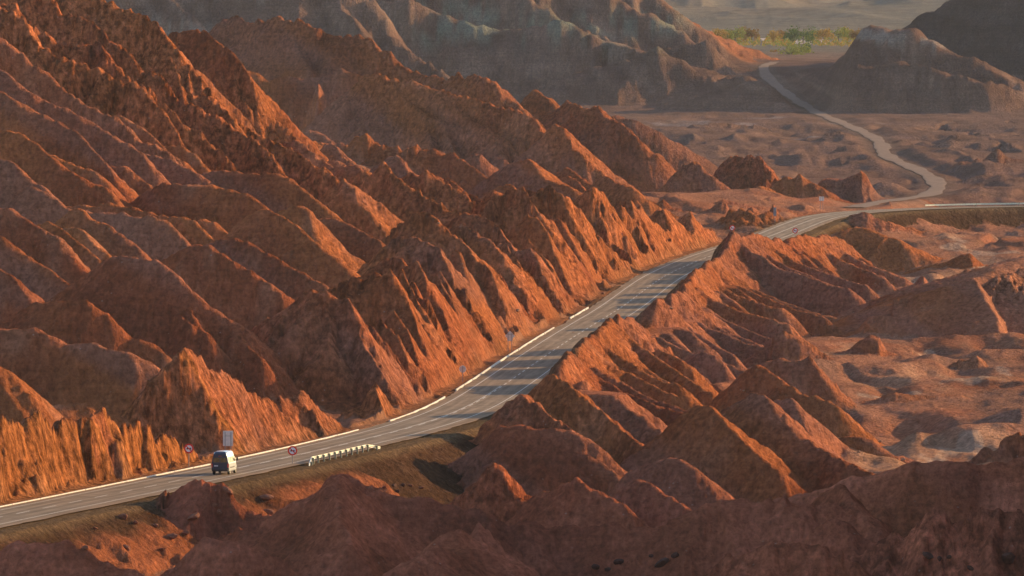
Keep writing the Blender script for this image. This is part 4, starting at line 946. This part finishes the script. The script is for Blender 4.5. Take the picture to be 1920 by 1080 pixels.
tl = [(1345,66,4.0,7,'gold','low golden tree at the left end of the far tree row'),(1361,67,4.5,7,'lime','low yellow green tree second from left in the far row'),(1378,68,6.2,8,'lime','taller yellow green tree in the left clump of the row'),
      (1395,69,7.5,8,'rust','rust brown topped tree near the right of the left clump'),(1410,71,7.0,7,'rust','rust orange tree ending the left clump of the row'),(1450,70,4.2,7,'gold','small pale gold tree alone between the two clumps'),
      (1464,70,4.6,6,'rust','thin brownish tree just left of the dark green tree'),(1486,70,6.0,9,'green','dark green tree at the left of the tallest clump'),(1506,70,8.6,11,'green','tallest dark green tree of the far row'),
      (1520,70,6.6,8,'lime','yellow green tree against the right side of the tallest one'),(1545,69,5.2,9,'gold','round golden tree right of the tallest green clump'),(1572,66,4.4,8,'lime','low lime tree left in the right hand row'),(1590,65,4.6,8,'gold','low golden tree in the right hand row'),(1607,64,4.4,7,'rust','last rusty tree at the right end of the row')]
for i, (px, py, h, w_, k, lab) in enumerate(tl):
    tree(px, py+5, 7050+(i*53) % 160, h*[1, .85, 1.1, .95][i % 4]+1.6, w_*[1.7, 1.3, 1.9][i % 3], k, lab, n=700, seed=i)
tree(1478, 114, 6450, 11, 17, 'lime', 'bright lime bushy tree low in the notch of the pass, left', 800, 40)
tree(1500, 108, 6500, 11, 16, 'lime', 'bright green bushy tree in the notch of the pass, right', 800, 41)
tree(1510, 100, 6560, 8.0, 8, 'green', 'darker green tree half hidden by the grey hill of the pass', 500, 42)
tree(1453, 107, 6600, 5.0, 6, 'rust', 'small brown bush behind the orange ridge end', 300, 43)

def scrub():
    rg = random.Random(5); c = MB(); c2 = MB()
    for k in range(2600):
        px = rg.choice([rg.uniform(1325, 1425), rg.uniform(1430, 1490), rg.uniform(1525, 1625)]); Y_ = rg.uniform(6900, 7250)
        x, y, z = at(px, 82, Y_); zg = bil(x, y)
        p = Vector((x, y, zg+rg.uniform(.1, 2.4)*(1+.8*math.sin(px*.35)))); u = Vector((rg.gauss(0, 1), rg.gauss(0, 1), rg.gauss(0, 1))).normalized(); v_ = u.orthogonal().normalized(); q = rg.uniform(.5, 1.1)
        (c if rg.random() < .35 else c2).poly([p-u*q, p+v_*q*.6, p+u*q, p-v_*q*.6], [(0, 1, 2, 3)])
    c.build('scrub', LEAF['lime'])['kind'] = 'stuff'; c2.build('scrub', LEAF['gold'])['kind'] = 'stuff'
scrub()
# ------------------------------------------------------------------ boulders
ROCKM = [mat('red_boulder', (.25, .095, .055), .95, var=.3, scale=2, bump=.15, spec=.1), mat('tan_boulder', (.40, .20, .11), .95, var=.3, scale=2, bump=.15, spec=.1), mat('dark_boulder', (.09, .04, .03), .95, var=.3, scale=2, bump=.15, spec=.1)]
def rock_mesh(seed):
    rg = random.Random(seed); bm = bmesh.new(); bmesh.ops.create_icosphere(bm, subdivisions=2, radius=1)
    of = Vector((rg.uniform(0, 50), rg.uniform(0, 50), rg.uniform(0, 50)))
    from mathutils import noise
    pl_ = [(Vector((rg.gauss(0, 1), rg.gauss(0, 1), rg.gauss(0, 1))).normalized(), rg.uniform(.55, .85)) for _ in range(7)]
    for v in bm.verts:
        d = v.co.normalized(); r = 1+.35*noise.noise(d*1.3+of)+.12*noise.noise(d*3.5+of)
        for n_, o_ in pl_:
            k = d.dot(n_)
            if k*r > o_: r = o_/k
        v.co = d*r
        v.co.z *= .75
    me = bpy.data.meshes.new('boulder'); bm.to_mesh(me); bm.free(); return me
RM = []
for i in range(9):
    me = rock_mesh(i); me.materials.append(ROCKM[i % 3]); RM.append(me)
def find_ground(px, py, y0, y1):
    """first ground point met along the line of sight"""
    prev = None
    for Y_ in np.arange(y0, y1, 1.5):
        x, y, z = at(px, py, Y_)
        if z <= bil(x, y): return (x, y, bil(x, y))
    return None
def boulders(spots, group, label, y0, y1):
    ORD = 'leftmost second third fourth fifth sixth seventh eighth ninth tenth eleventh twelfth thirteenth fourteenth fifteenth sixteenth seventeenth eighteenth nineteenth twentieth twenty-first twenty-second twenty-third twenty-fourth twenty-fifth'.split()
    for q_, (px, py, r, k) in enumerate(sorted(spots)):
        g = find_ground(px, py, y0, y1)
        if g is None: continue
        o = bpy.data.objects.new('boulder', RM[k]); COL.objects.link(o); o.location = (g[0], g[1], g[2]+r*.25); o.scale = (r, r*rr_.uniform(.8, 1.3), r*rr_.uniform(.7, 1)); o.rotation_euler = (rr_.uniform(-.5, .5), rr_.uniform(-.5, .5), rr_.uniform(0, 6.28))
        tag(o, ('small ' if r < .45 else 'larger ')+['reddish', 'tan', 'dark'][k % 3]+' '+label+', '+(ORD[q_] if q_ == 0 else ORD[q_]+' from the left'), 'boulder', group)
sp = [(x+rr_.uniform(-4, 4), y+rr_.uniform(-4, 4), rr_.uniform(.3, .75), rr_.choice([0, 3, 6, 0, 1])) for (x, y) in [(258,988),(226,980),(295,985),(320,1010),(345,1000),(360,985),(300,1045),(240,1035),
     (180,1000),(415,985),(400,965),(500,950),(505,963),(430,945),(160,1040)]]
boulders(sp, 'boulders on the bank below the near road', 'boulder on the bank below the near road', 1080, 1400)
sp = [(1740,1072,.7,2),(1760,1068,.5,5),(1890,1066,.9,2),(1240,1064,.9,2),(1265,1060,.5,5),(1160,1070,.6,2),(1115,1071,.55,5),(1140,1075,.4,2),(1220,1058,.35,5),(1780,1063,.35,8),(1820,1070,.5,2)]
boulders(sp, 'dark rocks at the foot of the foreground hills', 'rock at the foot of the foreground hills', 1030, 1400)
sp = [(737,915,.5,2),(755,912,.35,5),(770,916,.3,3),(720,920,.3,6),(745,925,.4,2),(790,918,.3,0)]
boulders(sp, 'rocks in the gully under the gravel bank', 'rock in the gully under the gravel bank', 1080, 1600)
sp = [(1258,592,.35,7),(970,585,.5,1),(1075,625,.3,4),(823,428,.35,1),(1130,552,.4,4),(1693,864,.35,1),(1610,852,.3,4),(1790,885,.4,1),(1650,830,.35,4),(1395,748,.3,1)]
boulders(sp, 'small pale boulders lying on the slopes and flats', 'boulder lying on the red slopes or flats', 1300, 2300)

# ------------------------------------------------------------------ air
def haze():
    b = MB().box((0, 14500, 140), (9000, 31500, 330)); m = bpy.data.materials.new('air'); m.use_nodes = True; t = m.node_tree
    t.nodes.remove(t.nodes['Principled BSDF']); v = t.nodes.new('ShaderNodeVolumePrincipled'); v.inputs['Color'].default_value = (.86, .88, .92, 1); v.inputs['Density'].default_value = HAZE; v.inputs['Anisotropy'].default_value = .1
    t.links.new(v.outputs[0], t.nodes['Material Output'].inputs['Volume'])
    o = b.build('haze', m); o['kind'] = 'stuff'
HAZE = 1.0e-5
if HAZE: haze()
